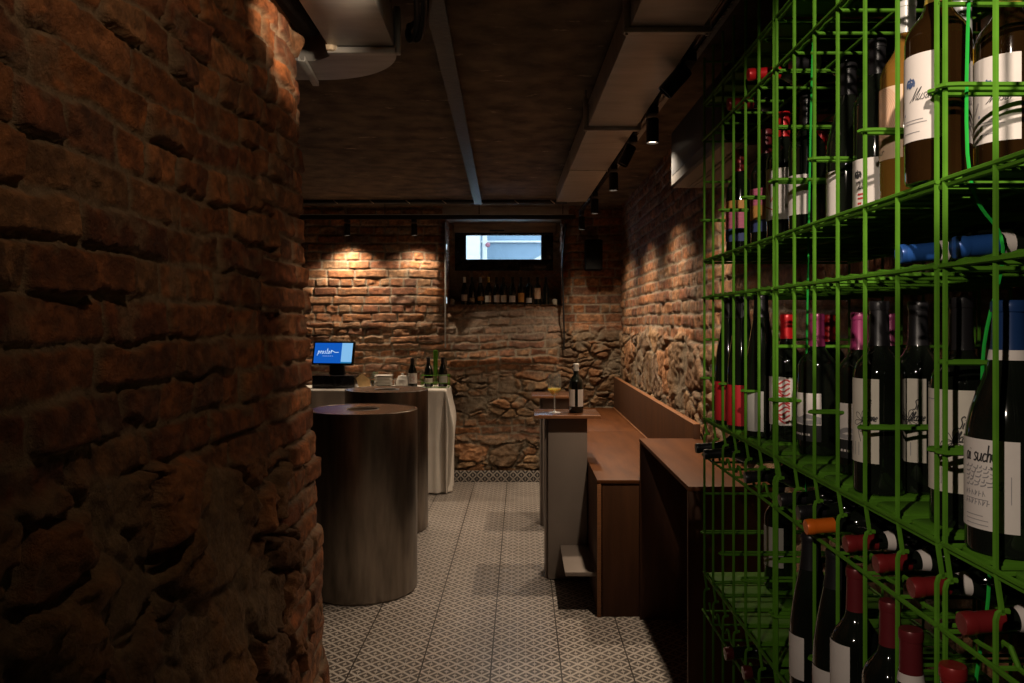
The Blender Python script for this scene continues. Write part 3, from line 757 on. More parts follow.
# service table under a cloth
TX0, TX1, TY0, TY1, TZ = -2.25, -.685, 7.17, 7.66, .94
st = empty('service_table', (-1.45, 7.4, 0), 'long table against back wall hidden by white cloth', 'table')
G().box(TX0 + 1.45, TX1 + 1.44, TY0 - 7.39, TY1 - 7.4, TZ - .04, TZ - .006, .003).build('tabletop', M_wood, st)
for a in (TX0 + 1.5, TX1 + 1.38):
    for c in (-.17, .20): G().box(a - .025, a + .025, c - .025, c + .025, 0, TZ - .041, .003).build('leg', M_wood_shade, st)
def cloth():
    u0, u1 = TX0, TX1; nx = 260; n_top = 20
    us = list(np.linspace(u0, u1, 150)) + [u1 + s for s in np.linspace(.012, .93, 70)]
    vs = [TY1 - t for t in np.linspace(0, TY1 - TY0, 24)] + [TY0 - s for s in np.linspace(.012, .93, 70)]
    P = []
    for v in vs:
        for u in us:
            a = max(0, u - u1); b_ = max(0, TY0 - v)
            if a == 0 and b_ == 0: p = (u, v, TZ + .002)
            elif a == 0:
                k = min(1, b_ / .5)
                off = .010 + k * (.016 * math.sin(u * 23 + 1.2) + .010 * math.sin(u * 51 + 2) + .008 * math.sin(u * 11)) + .01 * k
                p = (u + .006 * k * math.sin(u * 37), TY0 - off, max(.010 + .004 * math.sin(u * 60), TZ - b_))
            elif b_ == 0:
                k = min(1, a / .5)
                off = .010 + .025 * k + k * (.022 * math.sin(v * 27 + .5) + .010 * math.sin(v * 61)) + .035 * math.exp(-((a - .28) / .16) ** 2)
                p = (u1 + off, v, max(.012, TZ - a))
            else:
                d = max(a, b_); th = math.atan2(a, b_)
                rho = .012 + .085 * min(1, d / .35) * math.sin(2 * th) + .02 * min(1, d / .5) * math.sin(th * 9)
                rho *= (1 - .45 * max(0, (d - .45) / .5))
                p = (u1 + math.sin(th) * rho + .004, TY0 - math.cos(th) * rho - .006, max(.012 + .006 * math.sin(th * 14), TZ - d * (.94 + .06 * math.sin(th * 5))))
            P.append(p)
    n = len(us); fs = [(i * n + j, i * n + j + 1, (i + 1) * n + j + 1, (i + 1) * n + j) for i in range(len(vs) - 1) for j in range(n - 1)]
    g = G(); g.add(P, fs); return g
cl = cloth().build('tablecloth', M_cloth, ang=80)
sm = cl.modifiers.new('thickness', 'SOLIDIFY'); sm.thickness = .0015; sm.offset = 1
tag(cl, 'white linen cloth hanging to the floor over service table', 'tablecloth')
TOPZ = TZ + .005

# ------------------------------------------------------------------ cursive lettering
GL = {
 'p': ([[(0, .75), (.12, 1), (.1, .3), (.0, -.75)], [(.1, .55), (.3, .95), (.52, .8), (.5, .3), (.28, .05), (.1, .2)]], .62),
 'r': ([[(0, .4), (.12, 1.05), (.14, .8), (.16, .0)], [(.15, .6), (.28, .9), (.42, .88)]], .44),
 'o': ([[(.42, .9), (.15, .85), (.02, .45), (.15, .05), (.38, .08), (.5, .5), (.38, .88), (.6, .8)]], .6),
 's': ([[(.42, .84), (.24, .97), (.08, .76), (.22, .53), (.38, .28), (.22, .03), (.02, .14)]], .52),
 't': ([[(.12, 1.9), (.12, .3), (.22, .0), (.42, .2)], [(-.08, 1.2), (.45, 1.28)]], .45),
 'u': ([[(0, .95), (.02, .3), (.15, .02), (.38, .3), (.45, .95)], [(.45, .95), (.45, .2), (.6, .05)]], .62),
 'n': ([[(0, .95), (.03, 0)], [(.03, .5), (.2, .95), (.38, .85), (.4, .2), (.55, .05)]], .58),
 'a': ([[(.42, .85), (.18, .9), (.02, .45), (.15, .05), (.35, .2), (.45, .9)], [(.45, .9), (.44, .2), (.6, .05)]], .6),
 'i': ([[(.05, .9), (.06, .2), (.2, .05)], [(.07, 1.25), (.08, 1.32)]], .26),
 'c': ([[(.42, .8), (.2, .92), (.03, .45), (.18, .04), (.46, .2)]], .5),
 'h': ([[(.05, 1.9), (.04, 0)], [(.04, .5), (.2, .92), (.38, .8), (.4, .0)]], .52),
 'y': ([[(0, .95), (.04, .4), (.2, .2), (.4, .9)], [(.42, .95), (.38, .0), (.2, -.7), (.0, -.5)]], .52),
 'e': ([[(.04, .4), (.4, .6), (.3, .92), (.1, .75), (.06, .25), (.22, .02), (.46, .25)]], .5),
 'l': ([[(.04, .2), (.28, 1.5), (.2, 1.9), (.08, 1.4), (.1, .2), (.28, .05)]], .32),
 'M': ([[(-.1, -.1), (.2, .4), (.35, 1.9), (.42, .6), (.5, .1), (.95, 1.95), (.92, .8), (1.0, .1), (1.2, .3)]], 1.2),
 'S': ([[(.55, 1.6), (.35, 1.85), (.1, 1.5), (.45, .8), (.4, .1), (.05, .15)]], .65),
 'A': ([[(0, 0), (.35, 1.8), (.62, .0)], [(.15, .7), (.6, .75)]], .7),
 'g': ([[(.42, .85), (.18, .9), (.02, .45), (.2, .1), (.42, .8)], [(.44, .9), (.4, -.2), (.2, -.75), (.0, -.45), (.5, .1)]], .55),
 ' ': ([], .4)}
def script(text, xh, slant=.25, w=.1, spacing=1.0):
    """list of ribbons (outlines of quads) in 2D, baseline y=0; returns (verts, faces, width)"""
    V = []; Fc = []; x = 0
    for ch in text:
        st, adv = GL[ch]
        for s in st:
            P = smooth_pts([((px + x) * xh + slant * py * xh, py * xh, 0) for px, py in s], 5)
            n0 = len(V)
            for i, p in enumerate(P):
                t = (P[min(i + 1, len(P) - 1)] - P[max(i - 1, 0)])
                t = t.normalized() if t.length > 1e-9 else Vector((1, 0, 0))
                nr = Vector((-t.y, t.x, 0)) * (w * xh * .5)
                V += [(p.x + nr.x, p.y + nr.y), (p.x - nr.x, p.y - nr.y)]
            for i in range(len(P) - 1): Fc.append((n0 + 2 * i, n0 + 2 * i + 1, n0 + 2 * i + 3, n0 + 2 * i + 2))
        x += adv * spacing
    return V, Fc, x * xh
def strokes(lines, w):
    V = []; Fc = []
    for s in lines:
        P = smooth_pts([(a, b, 0) for a, b in s], 5) if len(s) > 2 else [Vector((a, b, 0)) for a, b in s]
        if len(P) == 2: P = [P[0].lerp(P[1], t / 6) for t in range(7)]
        n0 = len(V)
        for i, p in enumerate(P):
            t = (P[min(i + 1, len(P) - 1)] - P[max(i - 1, 0)]); t = t.normalized() if t.length > 1e-9 else Vector((1, 0, 0))
            V += [(p.x - t.y * w / 2, p.y + t.x * w / 2), (p.x + t.y * w / 2, p.y - t.x * w / 2)]
        for i in range(len(P) - 1): Fc.append((n0 + 2 * i, n0 + 2 * i + 1, n0 + 2 * i + 3, n0 + 2 * i + 2))
    return V, Fc
_fc = {}
def type_mesh(text, size):
    k = (text, size)
    if k not in _fc:
        cu = bpy.data.curves.new('t', 'FONT'); cu.body = text; cu.size = size; cu.resolution_u = 3
        o = bpy.data.objects.new('t', cu); C.objects.link(o)
        dg = bpy.context.evaluated_depsgraph_get(); dg.update()
        me = bpy.data.meshes.new_from_object(o.evaluated_get(dg))
        V = [(v.co.x, v.co.y) for v in me.vertices]; Fc = [tuple(p.vertices) for p in me.polygons]
        bpy.data.objects.remove(o); bpy.data.curves.remove(cu); bpy.data.meshes.remove(me)
        wd_ = max((v[0] for v in V), default=0)
        _fc[k] = (V, Fc, wd_)
    return _fc[k]

# ------------------------------------------------------------------ things on the service table
po = empty('pos_terminal', (-1.72, 7.34, TOPZ), 'touch-screen till with blue screen on white cloth table', 'till')
ps_ = G(); ps_.box(-.19, .20, -.07, .11, 0, .115, .008); ps_.build('printer_base', M_blackg, po)
ns = G(); ns.box(-.05, .09, .0, .06, .115, .24, .012); ns.build('stand', M_black, po)
Ms = Matrix.Translation((-.02, -.06, .205)) @ Matrix.Rotation(math.radians(-1.2), 4, 'Y') @ Matrix.Rotation(math.radians(-16), 4, 'X') @ Matrix(((1, .06, .10, 0), (0, 1, 0, 0), (0, 0, 1, 0), (0, 0, 0, 1)))
Ms = Matrix.Translation((-.005, -.075, .212)) @ Matrix.Rotation(math.radians(2.5), 4, 'Y') @ Matrix.Rotation(math.radians(-14), 4, 'X') @ Matrix.Rotation(math.radians(-10), 4, 'Z')
sb = G().box(-.200, .200, 0, .028, 0, .222, .006, M=Ms).build('screen_housing', M_blackg, po)
def emis(name, c, s):
    return mat(name, tuple(x * .2 for x in c), .3, 0, .03, 4, emit=c, estr=s)
def flat(g, V, Fc, x, z, y=-.0016):
    g.add([Ms @ Vector((x + a, y, z + b_)) for a, b_ in V], Fc)
g = G(); g.add([Ms @ Vector(p) for p in ((-.183, -.0008, .018), (.080, -.0008, .018), (.080, -.0008, .206), (-.183, -.0008, .206))], [(0, 1, 2, 3)]); g.build('screen', emis('screen_blue', (.006, .10, .50), .95), po, smooth=False)
g = G(); g.add([Ms @ Vector(p) for p in ((.080, -.0008, .030), (.183, -.0008, .030), (.183, -.0008, .206), (.080, -.0008, .206))], [(0, 1, 2, 3)]); g.build('screen_panel', emis('screen_pale', (.26, .58, .95), .85), po, smooth=False)
g = G(); g.add([Ms @ Vector(p) for p in ((.080, -.0008, .018), (.183, -.0008, .018), (.183, -.0008, .030), (.080, -.0008, .030))], [(0, 1, 2, 3)]); g.build('screen_footer', emis('screen_teal', (.02, .22, .5), .7), po, smooth=False)
g = G(); V, Fc, w_ = script('prostor', .026, .18, .19, 1.48); flat(g, V, Fc, -.150, .106)
V, Fc = strokes([[(w_ - .012, .033), (w_ + .012, .020), (w_ + .03, .012), (w_ + .062, .013)]], .006); flat(g, V, Fc, -.150, .106)
V, Fc = strokes([[(.052 + i * .018, -.022), (.052 + i * .018 + .008, -.022)] for i in range(6)], .004); flat(g, V, Fc, -.150, .106)
g.build('screen_lettering', emis('screen_white', (.6, .8, 1.0), .9), po, smooth=False)
# ---- bottles
PROF = {   # (r, z) in fractions of the body radius and of the height
 'bordeaux': [(0, .01), (.5, .008), (.86, 0), (.97, .006), (1, .02), (1, .62), (.97, .645), (.86, .68), (.62, .72), (.45, .755), (.375, .80), (.345, .955), (.375, .957), (.385, .975), (.375, .993), (.35, 1), (0, 1)],
 'burgundy': [(0, .01), (.5, .008), (.88, 0), (.98, .006), (1, .02), (1, .44), (.97, .50), (.88, .565), (.74, .635), (.58, .70), (.45, .77), (.385, .84), (.36, .955), (.40, .957), (.41, .975), (.40, .993), (.36, 1), (0, 1)],
 'flute': [(0, .01), (.5, .008), (.88, 0), (.98, .006), (1, .02), (1, .42), (.96, .50), (.85, .60), (.70, .70), (.55, .79), (.45, .87), (.41, .96), (.45, .962), (.46, .98), (.44, .995), (.4, 1), (0, 1)],
}
def rad_at(prof, f):
    for (r0, z0), (r1, z1) in zip(prof[2:], prof[3:]):
        if z0 <= f <= z1: return r0 + (r1 - r0) * (f - z0) / max(1e-6, z1 - z0)
    return prof[-3][0]
def bend(V, rad, phi, zc):
    """2D label artwork (x along the label, y up) wrapped on a cylinder around z"""
    return [Vector((rad * math.cos(phi + x / rad), rad * math.sin(phi + x / rad), zc + y)) for x, y in V]
LEAN = math.radians(4.5)          # a lying bottle's neck rests lower than its body
def wine(name_label, x, y, z, shape='bordeaux', h=.287, r=.0365, cap='black', cap_len=.20, glass=None, label=None, art=None, group=None,
         phi=182, half=64, lz=(.16, .50), lying=False, neck_band=None, n=28, label2=None, band=None, name='wine_bottle', parent=None, nb_gap=0.0):
    o = empty(name, (x, y, z), name_label, 'bottle', group)
    if lying: o.rotation_euler = (0, -PI / 2 - LEAN, 0)
    pf = PROF[shape]
    G().lathe([(a * r, b_ * h) for a, b_ in pf], n).build('glass_body', glass or M_glassd, o, ang=50)
    if cap:
        f0 = 1 - cap_len
        c = [(rad_at(pf, f0) * r + .0006, f0 * h)]
        for a, b_ in pf:
            if b_ > f0 + .005 and a > 0: c.append((a * r + .0009, b_ * h + (.0008 if b_ >= .99 else 0)))
        c.append((0, h + .0012))
        G().lathe(c, n).build('capsule', cap_mat(cap), o, ang=40)
    if neck_band:
        f0 = 1 - cap_len
        f0 -= nb_gap
        G().lathe([(rad_at(pf, f0 - .035) * r + .0012, (f0 - .035) * h), (rad_at(pf, f0) * r + .0014, f0 * h), (rad_at(pf, f0 + .005) * r + .0014, (f0 + .005) * h)], n).build('neck_label', M_paper if neck_band == 'white' else lab_mat(neck_band), o)
    def patch(ph, hf, z0, z1, dr=.0006):
        g = G(); m = 18; a0 = math.radians(ph - hf); a1 = math.radians(ph + hf); vs = []
        for zz in (z0 * h, z1 * h):
            vs += [((r + dr) * math.cos(a0 + (a1 - a0) * i / m), (r + dr) * math.sin(a0 + (a1 - a0) * i / m), zz) for i in range(m + 1)]
        g.add(vs, [(i, i + 1, m + 2 + i, m + 1 + i) for i in range(m)]); return g
    if label:
        lb = patch(phi, half, *lz).build('label', lab_mat(label), o)
        if band:
            for (z0, z1, bm) in band: patch(phi, half, z0, z1, .0009).build('label_band', bm, lb)
        if art: art(lb, r, math.radians(phi), math.radians(half) * r, lz[0] * h, lz[1] * h)
    if label2: patch(*label2[1:]).build('back_label', lab_mat(label2[0]), o)
    return o
def put(lb, name, m, V, Fc, r, phi, x0, z0, dr=.0011):
    g = G(); g.add(bend([(a + x0, b_) for a, b_ in V], r + dr, phi, z0), Fc)
    g.build(name, m, lb, smooth=False)
def tline(lb, m, text, size, r, phi, x0, z):
    V, Fc, w = type_mesh(text, size); put(lb, 'lettering', m, V, Fc, r, phi, x0, z)
def crest(x, z, s):
    L_ = [[(0, 0), (-.5, .5), (-.45, 1.0), (-.1, 1.2)], [(0, 0), (.5, .45), (.5, 1.0), (.1, 1.2)], [(-.3, .2), (0, .9), (.3, .2)], [(-.7, .1), (-.75, .8), (-.4, 1.3)], [(.7, .1), (.8, .7), (.5, 1.25)], [(0, .1), (0, 1.5)], [(-.5, .65), (.5, .65)]]
    return strokes([[(x + a * s, z + b_ * s) for a, b_ in l] for l in L_], s * .26)
def art_estate(lb, r, phi, hw, z0, z1):
    H = z1 - z0; x = -hw
    V, Fc = crest(x + hw * 1.08, z0 + H * .62, .0085); put(lb, 'emblem', M_inkb, V, Fc, r, phi, 0, 0)
    V, Fc, w = script('g', .008, .5, .10); put(lb, 'lettering', M_inkg, V, Fc, r, phi, x + hw * .62, z0 + H * .42)
    V, Fc, w = script('Musar', .0082, .55, .11, 1.05); put(lb, 'lettering', M_ink, V, Fc, r, phi, x + hw * 1.08, z0 + H * .46)
    V, Fc = strokes([[(x + hw * .8, z0 + H * .31), (x + hw * .8, z0 + H * .34)]], .002); put(lb, 'emblem', M_inkb, V, Fc, r, phi, 0, 0)
    V, Fc = strokes([[(x + hw * .85, z0 + H * .24), (x + hw * 1.5, z0 + H * .24)], [(x + hw * .85, z0 + H * .205), (x + hw * 1.6, z0 + H * .205)], [(x + hw * .8, z0 + H * .10), (x + hw * 1.4, z0 + H * .10)]], .0009)
    put(lb, 'fine_print', M_inkg, V, Fc, r, phi, 0, 0)
def art_rings(lb, r, phi, hw, z0, z1):
    H = z1 - z0; L_ = []
    for k in range(1, 16):
        rr = k * .0031
        pts = []
        for i in range(33):
            a = 2 * PI * i / 32; px = -.2 * hw + rr * math.cos(a) * .9; pz = z0 + .62 * H + rr * math.sin(a)
            if -hw < px < hw and z0 + .17 * H < pz < z1: pts.append((px, pz))
            else:
                if len(pts) > 2: L_.append(pts)
                pts = []
        if len(pts) > 2: L_.append(pts)
    V, Fc = strokes(L_, .0008); put(lb, 'ring_print', M_inko, V, Fc, r, phi, 0, 0)
    V, Fc = strokes([[(-hw * .55 + i * .0032, z0 + H * .08 + .0028 * math.sin(i * 1.7) + .0012 * i / 4) for i in range(10)]], .0009); put(lb, 'scrawl', M_ink, V, Fc, r, phi, 0, 0)
def art_crest25(lb, r, phi, hw, z0, z1):
    H = z1 - z0
    V, Fc = crest(-hw * .15, z0 + H * .62, .009); put(lb, 'emblem', M_ink, V, Fc, r, phi, 0, 0)
    tline(lb, M_ink, "'25", .019, r, phi, -hw * .28, z0 + H * .40)
    V, Fc = strokes([[(-hw * .15, z0 + H * .30), (hw * .3, z0 + H * .30)], [(-hw * .15, z0 + H * .22), (hw * .2, z0 + H * .22)], [(-hw * .15, z0 + H * .12), (hw * .05, z0 + H * .12)]], .003)
    put(lb, 'fine_print', M_inkr, V, Fc, r, phi, 0, 0)
def art_flower(lb, r, phi, hw, z0, z1):
    H = z1 - z0; s = .015; cx_ = .40 * hw; cz = z0 + .50 * H
    L_ = [[(cx_ - .2 * s, z0 + .25 * H), (cx_ - .5 * s, cz - s), (cx_, cz)]]
    for k in range(6):
        a = k * PI / 3 + .3
        L_.append([(cx_, cz), (cx_ + s * .8 * math.cos(a - .3), cz + s * .8 * math.sin(a - .3)), (cx_ + s * 1.1 * math.cos(a), cz + s * 1.1 * math.sin(a)), (cx_ + s * .8 * math.cos(a + .3), cz + s * .8 * math.sin(a + .3)), (cx_, cz)])
    V, Fc = strokes(L_, .0009); put(lb, 'flower_drawing', M_ink, V, Fc, r, phi, 0, 0)
    V, Fc, w = script('Si', .0085, .35, .17); put(lb, 'lettering', M_ink, V, Fc, r, phi, cx_ + .1 * hw, cz + .016)
    V, Fc, w = script('Alcone', .0070, .35, .19); put(lb, 'lettering', M_ink, V, Fc, r, phi, cx_ - .05 * hw, cz + .0)
    L_ = [[(-hw * .75 , z1 - .1 * H), (-hw * .2, z1 - .1 * H)]] + [[(-hw * .2 + i * .008, z0 + .08 * H), (-hw * .2 + i * .008, z0 + .24 * H)] for i in range(4)]
    V, Fc = strokes(L_, .0012); put(lb, 'fine_print', M_inkg, V, Fc, r, phi, 0, 0)
def art_dry(lb, r, phi, hw, z0, z1):
    H = z1 - z0; x = -hw * .18
    V, Fc, w = script('ai suchy', .0098, .12, .17, 1.0); put(lb, 'lettering', M_ink, V, Fc, r, phi, x, z0 + H * .755)
    L_ = []
    rnd = random.Random(3)
    for row in range(5):
        zz = z0 + H * (.68 - row * .05); xx = x
        while xx < hw * .60:
            q = rnd.uniform(.002, .006); L_.append([(xx, zz), (xx + q, zz + .0012 * rnd.uniform(-1, 1)), (xx + q * 1.4, zz + .003)]); xx += q * 1.4 + .0016
    V, Fc = strokes(L_, .0012); put(lb, 'handwriting', M_inkg, V, Fc, r, phi, 0, 0)
    L_ = []
    for z_, n_ in ((.365, 6), (.265, 7)):       # two rows of worn, unreadable capitals
        for q in range(n_):
            xx = x + q * .0048; zz = z0 + H * z_; t_ = .0022 * ((q * 7 + n_) % 3 - 1)
            L_ += [[(xx, zz), (xx + .0008, zz + .0062)], [(xx + .0005, zz + .0031 + t_), (xx + .0030, zz + .0031 - t_)]]
    V, Fc = strokes(L_, .0009); put(lb, 'worn_print', M_inkg, V, Fc, r, phi, 0, 0)
    V, Fc = strokes([[(x, z0 + H * .33), (hw * .42, z0 + H * .33)], [(x, z0 + H * .15), (hw * .3, z0 + H * .15)], [(x, z0 + H * .10), (hw * .42, z0 + H * .10)], [(x, z0 + H * .05), (hw * .42, z0 + H * .05)], [(hw * .86, z0 + H * .32), (hw * .86, z0 + H * .62)]], .0008)
    put(lb, 'fine_print', M_inkg, V, Fc, r, phi, 0, 0)
def art_waves(lb, r, phi, hw, z0, z1):
    H = z1 - z0; L_ = []
    for k in range(11):
        zz = z0 + H * (.10 + k * .08)
        L_.append([(hw * .05 + i * hw * .135, zz + .0045 * math.sin(i * 1.1 + k * .9)) for i in range(7)])
    V, Fc = strokes(L_, .0035); put(lb, 'wave_print', M_inkr, V, Fc, r, phi, 0, 0)
def art_land(lb, r, phi, hw, z0, z1):
    H = z1 - z0
    V, Fc = strokes([[(-hw, z0 + H * .46), (-hw * .6, z0 + H * .50), (-hw * .1, z0 + H * .44), (hw * .4, z0 + H * .52), (hw, z0 + H * .46)], [(-hw, z0 + H * .40), (-hw * .3, z0 + H * .43), (hw * .3, z0 + H * .39), (hw, z0 + H * .42)]], .008)
    put(lb, 'landscape_print', M_inkg, V, Fc, r, phi, 0, 0)
    V, Fc = strokes([[(-hw * .4 + i * .007, z0 + H * .14), (-hw * .4 + i * .007 + .0045, z0 + H * .14)] for i in range(6)], .004); put(lb, 'fine_print', M_paper, V, Fc, r, phi, 0, 0, .0014)
def art_rose(lb, r, phi, hw, z0, z1):
    H = z1 - z0
    V, Fc = strokes([[(-hw * .8, z0 + H * .9), (-hw * .3, z0 + H * .6), (-hw * .5, z0 + H * .35), (hw * .1, z0 + H * .7), (-hw * .1, z0 + H * .2), (hw * .4, z0 + H * .5)]], .0035); put(lb, 'line_drawing', M_inkp, V, Fc, r, phi, 0, 0)
def art_sketch(lb, r, phi, hw, z0, z1):
    H = z1 - z0
    V, Fc = strokes([[(-hw * .5, z0 + H * .8), (-hw * .2, z0 + H * .5), (0, z0 + H * .7), (hw * .1, z0 + H * .35), (hw * .35, z0 + H * .6)], [(-hw * .5, z0 + H * .3), (hw * .2, z0 + H * .2)]], .0022); put(lb, 'line_drawing', M_inkr, V, Fc, r, phi, 0, 0)

# ---- rest of the service table
kc = empty('menu_card', (-1.435, 7.32, TOPZ), 'folded kraft card leaning beside the till', 'card')
kg = G(); Mk = Matrix.Rotation(math.radians(-14), 4, 'Y')
kg.prism([(-.052, .012), (.045, 0), (.052, .07), (.0, .135), (-.062, .105)], .004, Matrix.Translation((0, 0, .0005)) @ Mk @ Matrix.Rotation(math.radians(80), 4, 'X'))
kg.build('front_leaf', M_kraft, kc)
kg = G(); kg.prism([(-.05, .012), (.045, .0), (.05, .07), (.0, .125), (-.058, .10)], .004, Matrix.Translation((0, .05, .0005)) @ Mk @ Matrix.Rotation(math.radians(100), 4, 'X')); kg.build('back_leaf', M_kraft, kc)
hp = empty('potted_herb', (-1.37, 7.44, TOPZ), 'small dark green herb in a pot behind the plate stack', 'plant')
G().lathe([(0, 0), (.032, 0), (.038, .055), (.034, .055), (.032, .05), (0, .05)], 20).build('pot', M_glassd, hp)
hg = G(); rnd = random.Random(5)
for i in range(46):
    a = rnd.uniform(0, 2 * PI); t = rnd.uniform(.2, 1); hh = rnd.uniform(.05, .135); q = Vector((.036 * t * math.cos(a), .036 * t * math.sin(a), hh))
    e1 = Vector((math.cos(a + 1), math.sin(a + 1), rnd.uniform(-.3, .6))) * .018; e2 = Vector((-math.sin(a), math.cos(a), .3)) * .009
    hg.add([q - e1, q + e2, q + e1, q - e2], [(0, 1, 2, 3)])
hgo = hg.build('leaves', M_leaf, hp, smooth=False); hgo['kind'] = 'stuff'
for i in range(8):
    pr = [(0, .002), (.045, .002), (.046, 0), (.05, 0), (.05, .004), (.084, .016), (.085, .0185), (.082, .019), (.052, .0075), (0, .0065)]
    names = ['lowest', 'second', 'third', 'fourth', 'fifth', 'sixth', 'seventh', 'topmost']
    o = G().lathe(pr, 40).build('plate', M_white, None, (-1.275 + .002 * math.sin(i * 2), 7.38, TOPZ + i * .0135))
    tag(o, 'white plate, %s of the stack beside the till' % names[i] + (' from below' if 0 < i < 7 else ''), 'plate', 'stack of white plates')
def jar(x, y, s, label, e=1.3):
    o = empty('ceramic_jar', (x, y, TOPZ), label, 'jar')
    G().lathe([(0, 0), (.048 * s, 0), (.052 * s, .006), (.052 * s, .052 * e), (.047 * s, .060 * e), (.043 * s, .060 * e), (.043 * s, .01), (0, .01)], 32).build('body', M_white, o)
    G().lathe([(.049 * s, .0605 * e), (.040 * s, .072 * e), (.036 * s, .085 * e), (.012 * s, .090 * e), (.008 * s, .094 * e), (.012 * s, .104 * e), (0, .106 * e)], 32).build('lid', M_white, o)
    return o
jar(-1.085, 7.30, 1.15, 'round white lidded ceramic jar between plates and dark bottle')
def tumbler(x, y, z, label):
    o = G().lathe([(0, 0), (.022, 0), (.026, .07), (.0245, .07), (.021, .006), (0, .006)], 24).build('glass_tumbler', M_clear, None, (x, y, z))
    tag(o, label, 'glass', 'small glasses by the jar')
tumbler(-1.17, 7.50, TOPZ, 'small clear glass between plate stack and white jar')
tumbler(-1.005, 7.52, TOPZ, 'small clear glass behind white jar, next to dark bottle')
wine('dark wine bottle with white label left of the green wire carrier on white cloth', -.995, 7.30, TOPZ, 'burgundy', .275, .044, 'black', label='white', phi=-75, half=62, art=art_sketch)
cr = empty('bottle_carrier', (-.79, 7.36, TOPZ), 'small green wire bottle carrier on corner of white cloth table', 'bottle carrier')
cg = G()
for zz in (.004, .045, .115):
    cg.tube([(-.125, -.062, zz), (.125, -.062, zz), (.125, .062, zz), (-.125, .062, zz)], .003, 6, closed=True)
for (a, c) in ((-.125, -.062), (.125, -.062), (.125, .062), (-.125, .062), (0, -.062), (0, .062)): cg.tube([(a, c, .004), (a, c, .115)], .003, 6)
for a in (-.09, -.045, .03, .06, .09): cg.tube([(a, -.062, .003), (a, .062, .003)], .0025, 6)
cg.build('basket', M_green, cr)
hg = G(); hg.tube([(0, -.062, .115), (0, -.03, .27)], .003, 6); hg.box(-.020, .020, -.012, .012, .115, .345, .008); hg.tube([(0, .062, .115), (0, .03, .27)], .003, 6)
hg.build('handle', M_green, cr)
wine('dark wine bottle standing in the left half of the green wire carrier', -.855, 7.36, TOPZ + .0065, 'burgundy', .272, .043, 'black', label='cream', phi=-75, half=50, lz=(.12, .30))
wine('dark wine bottle standing in the right half of the green wire carrier', -.722, 7.36, TOPZ + .0065, 'burgundy', .272, .043, 'black', label='grey', phi=-80, half=58, lz=(.14, .42))

# ---- on the nearest high table
gl = empty('wine_glass', (.205, 4.87, .9965), 'stemmed wine glass part filled with white wine on nearest high table', 'glass')
G().lathe([(0, .0), (.036, .0), (.037, .0015), (.012, .005), (.0042, .012), (.0036, .08), (.0045, .0975), (0, .0975)], 32).build('stem', M_stem, gl)
G().lathe([(0, .098), (.005, .0981), (.016, .106), (.034, .124), (.0425, .150), (.0425, .172), (.036, .236), (.0345, .236), (.041, .172), (.041, .15), (.033, .126), (.015, .109), (0, .105)], 40).build('glass', M_clear, gl)
G().lathe([(0, .1052), (.0145, .1092), (.0328, .1262), (.0402, .147), (.0405, .151), (0, .151)], 40).build('white_wine', M_whitewine, gl)
wine('dark wine bottle with white capsule and two white labels on nearest high table', .338, 4.88, .9965, 'bordeaux', .298, .0445, 'white', .145, label='white', phi=-140, half=36, lz=(.13, .48), label2=('white', -52, 28, .13, .48), n=40)

# ---- bottles on the niche ledge, from left to right
LB = [(464.5, 'white', 'white', 'with white capsule, leftmost on the window ledge', (.12, .36)), (472, 'black', 'dim', 'with low grey label, second from left on the window ledge', (.08, .24)),
      (480.5, 'grey', 'orange', 'with pale capsule and small orange label on the window ledge', (.14, .28)), (488.5, 'gold', 'cream', 'with gold capsule and cream label on the window ledge', (.08, .32)),
      (496.5, 'black', 'white', 'with square white label, left of the middle pair on the window ledge', (.08, .34)), (503.5, 'black', 'cream', 'with cream label, right of the middle pair on the window ledge', (.08, .34)),
      (512.5, 'black', 'white', 'with white label just left of amber-labelled one on ledge', (.08, .32)), (521, 'black', 'orange', 'with tall amber label on the window ledge', (.08, .42)),
      (529, 'black', 'white', 'with small low white label, right of the amber-labelled one', (.06, .24)), (537.5, 'black', 'peach', 'with pale pink label set high, second from right on window ledge', (.20, .60)),
      (546, 'black', None, 'without visible label, rightmost on the window ledge', (.1, .3))]
for px, c, l, t, lz in LB:
    Y = 7.955 + .015 * math.sin(px)
    wine('dark wine bottle ' + t, (px - 521) / F * Y, Y, NZ0 + .0005, 'bordeaux' if int(px) % 2 else 'burgundy', .272, .035, c, label=l, phi=-90 + random.uniform(-8, 8), half=60, lz=lz, n=20, group='bottles on the window ledge')
for X, t in ((-.69, 'left'), (.335, 'right')):
    tag(G().lathe([(0, 0), (.022, 0), (.03, .02), (.027, .045), (.018, .052), (.016, .03), (0, .028)], 9).build('candle_cup', M_cork, None, (X, 7.93, NZ0 + .0005)), 'small pale cup at %s end of the window ledge' % t, 'cup', 'small cups on the ledge')

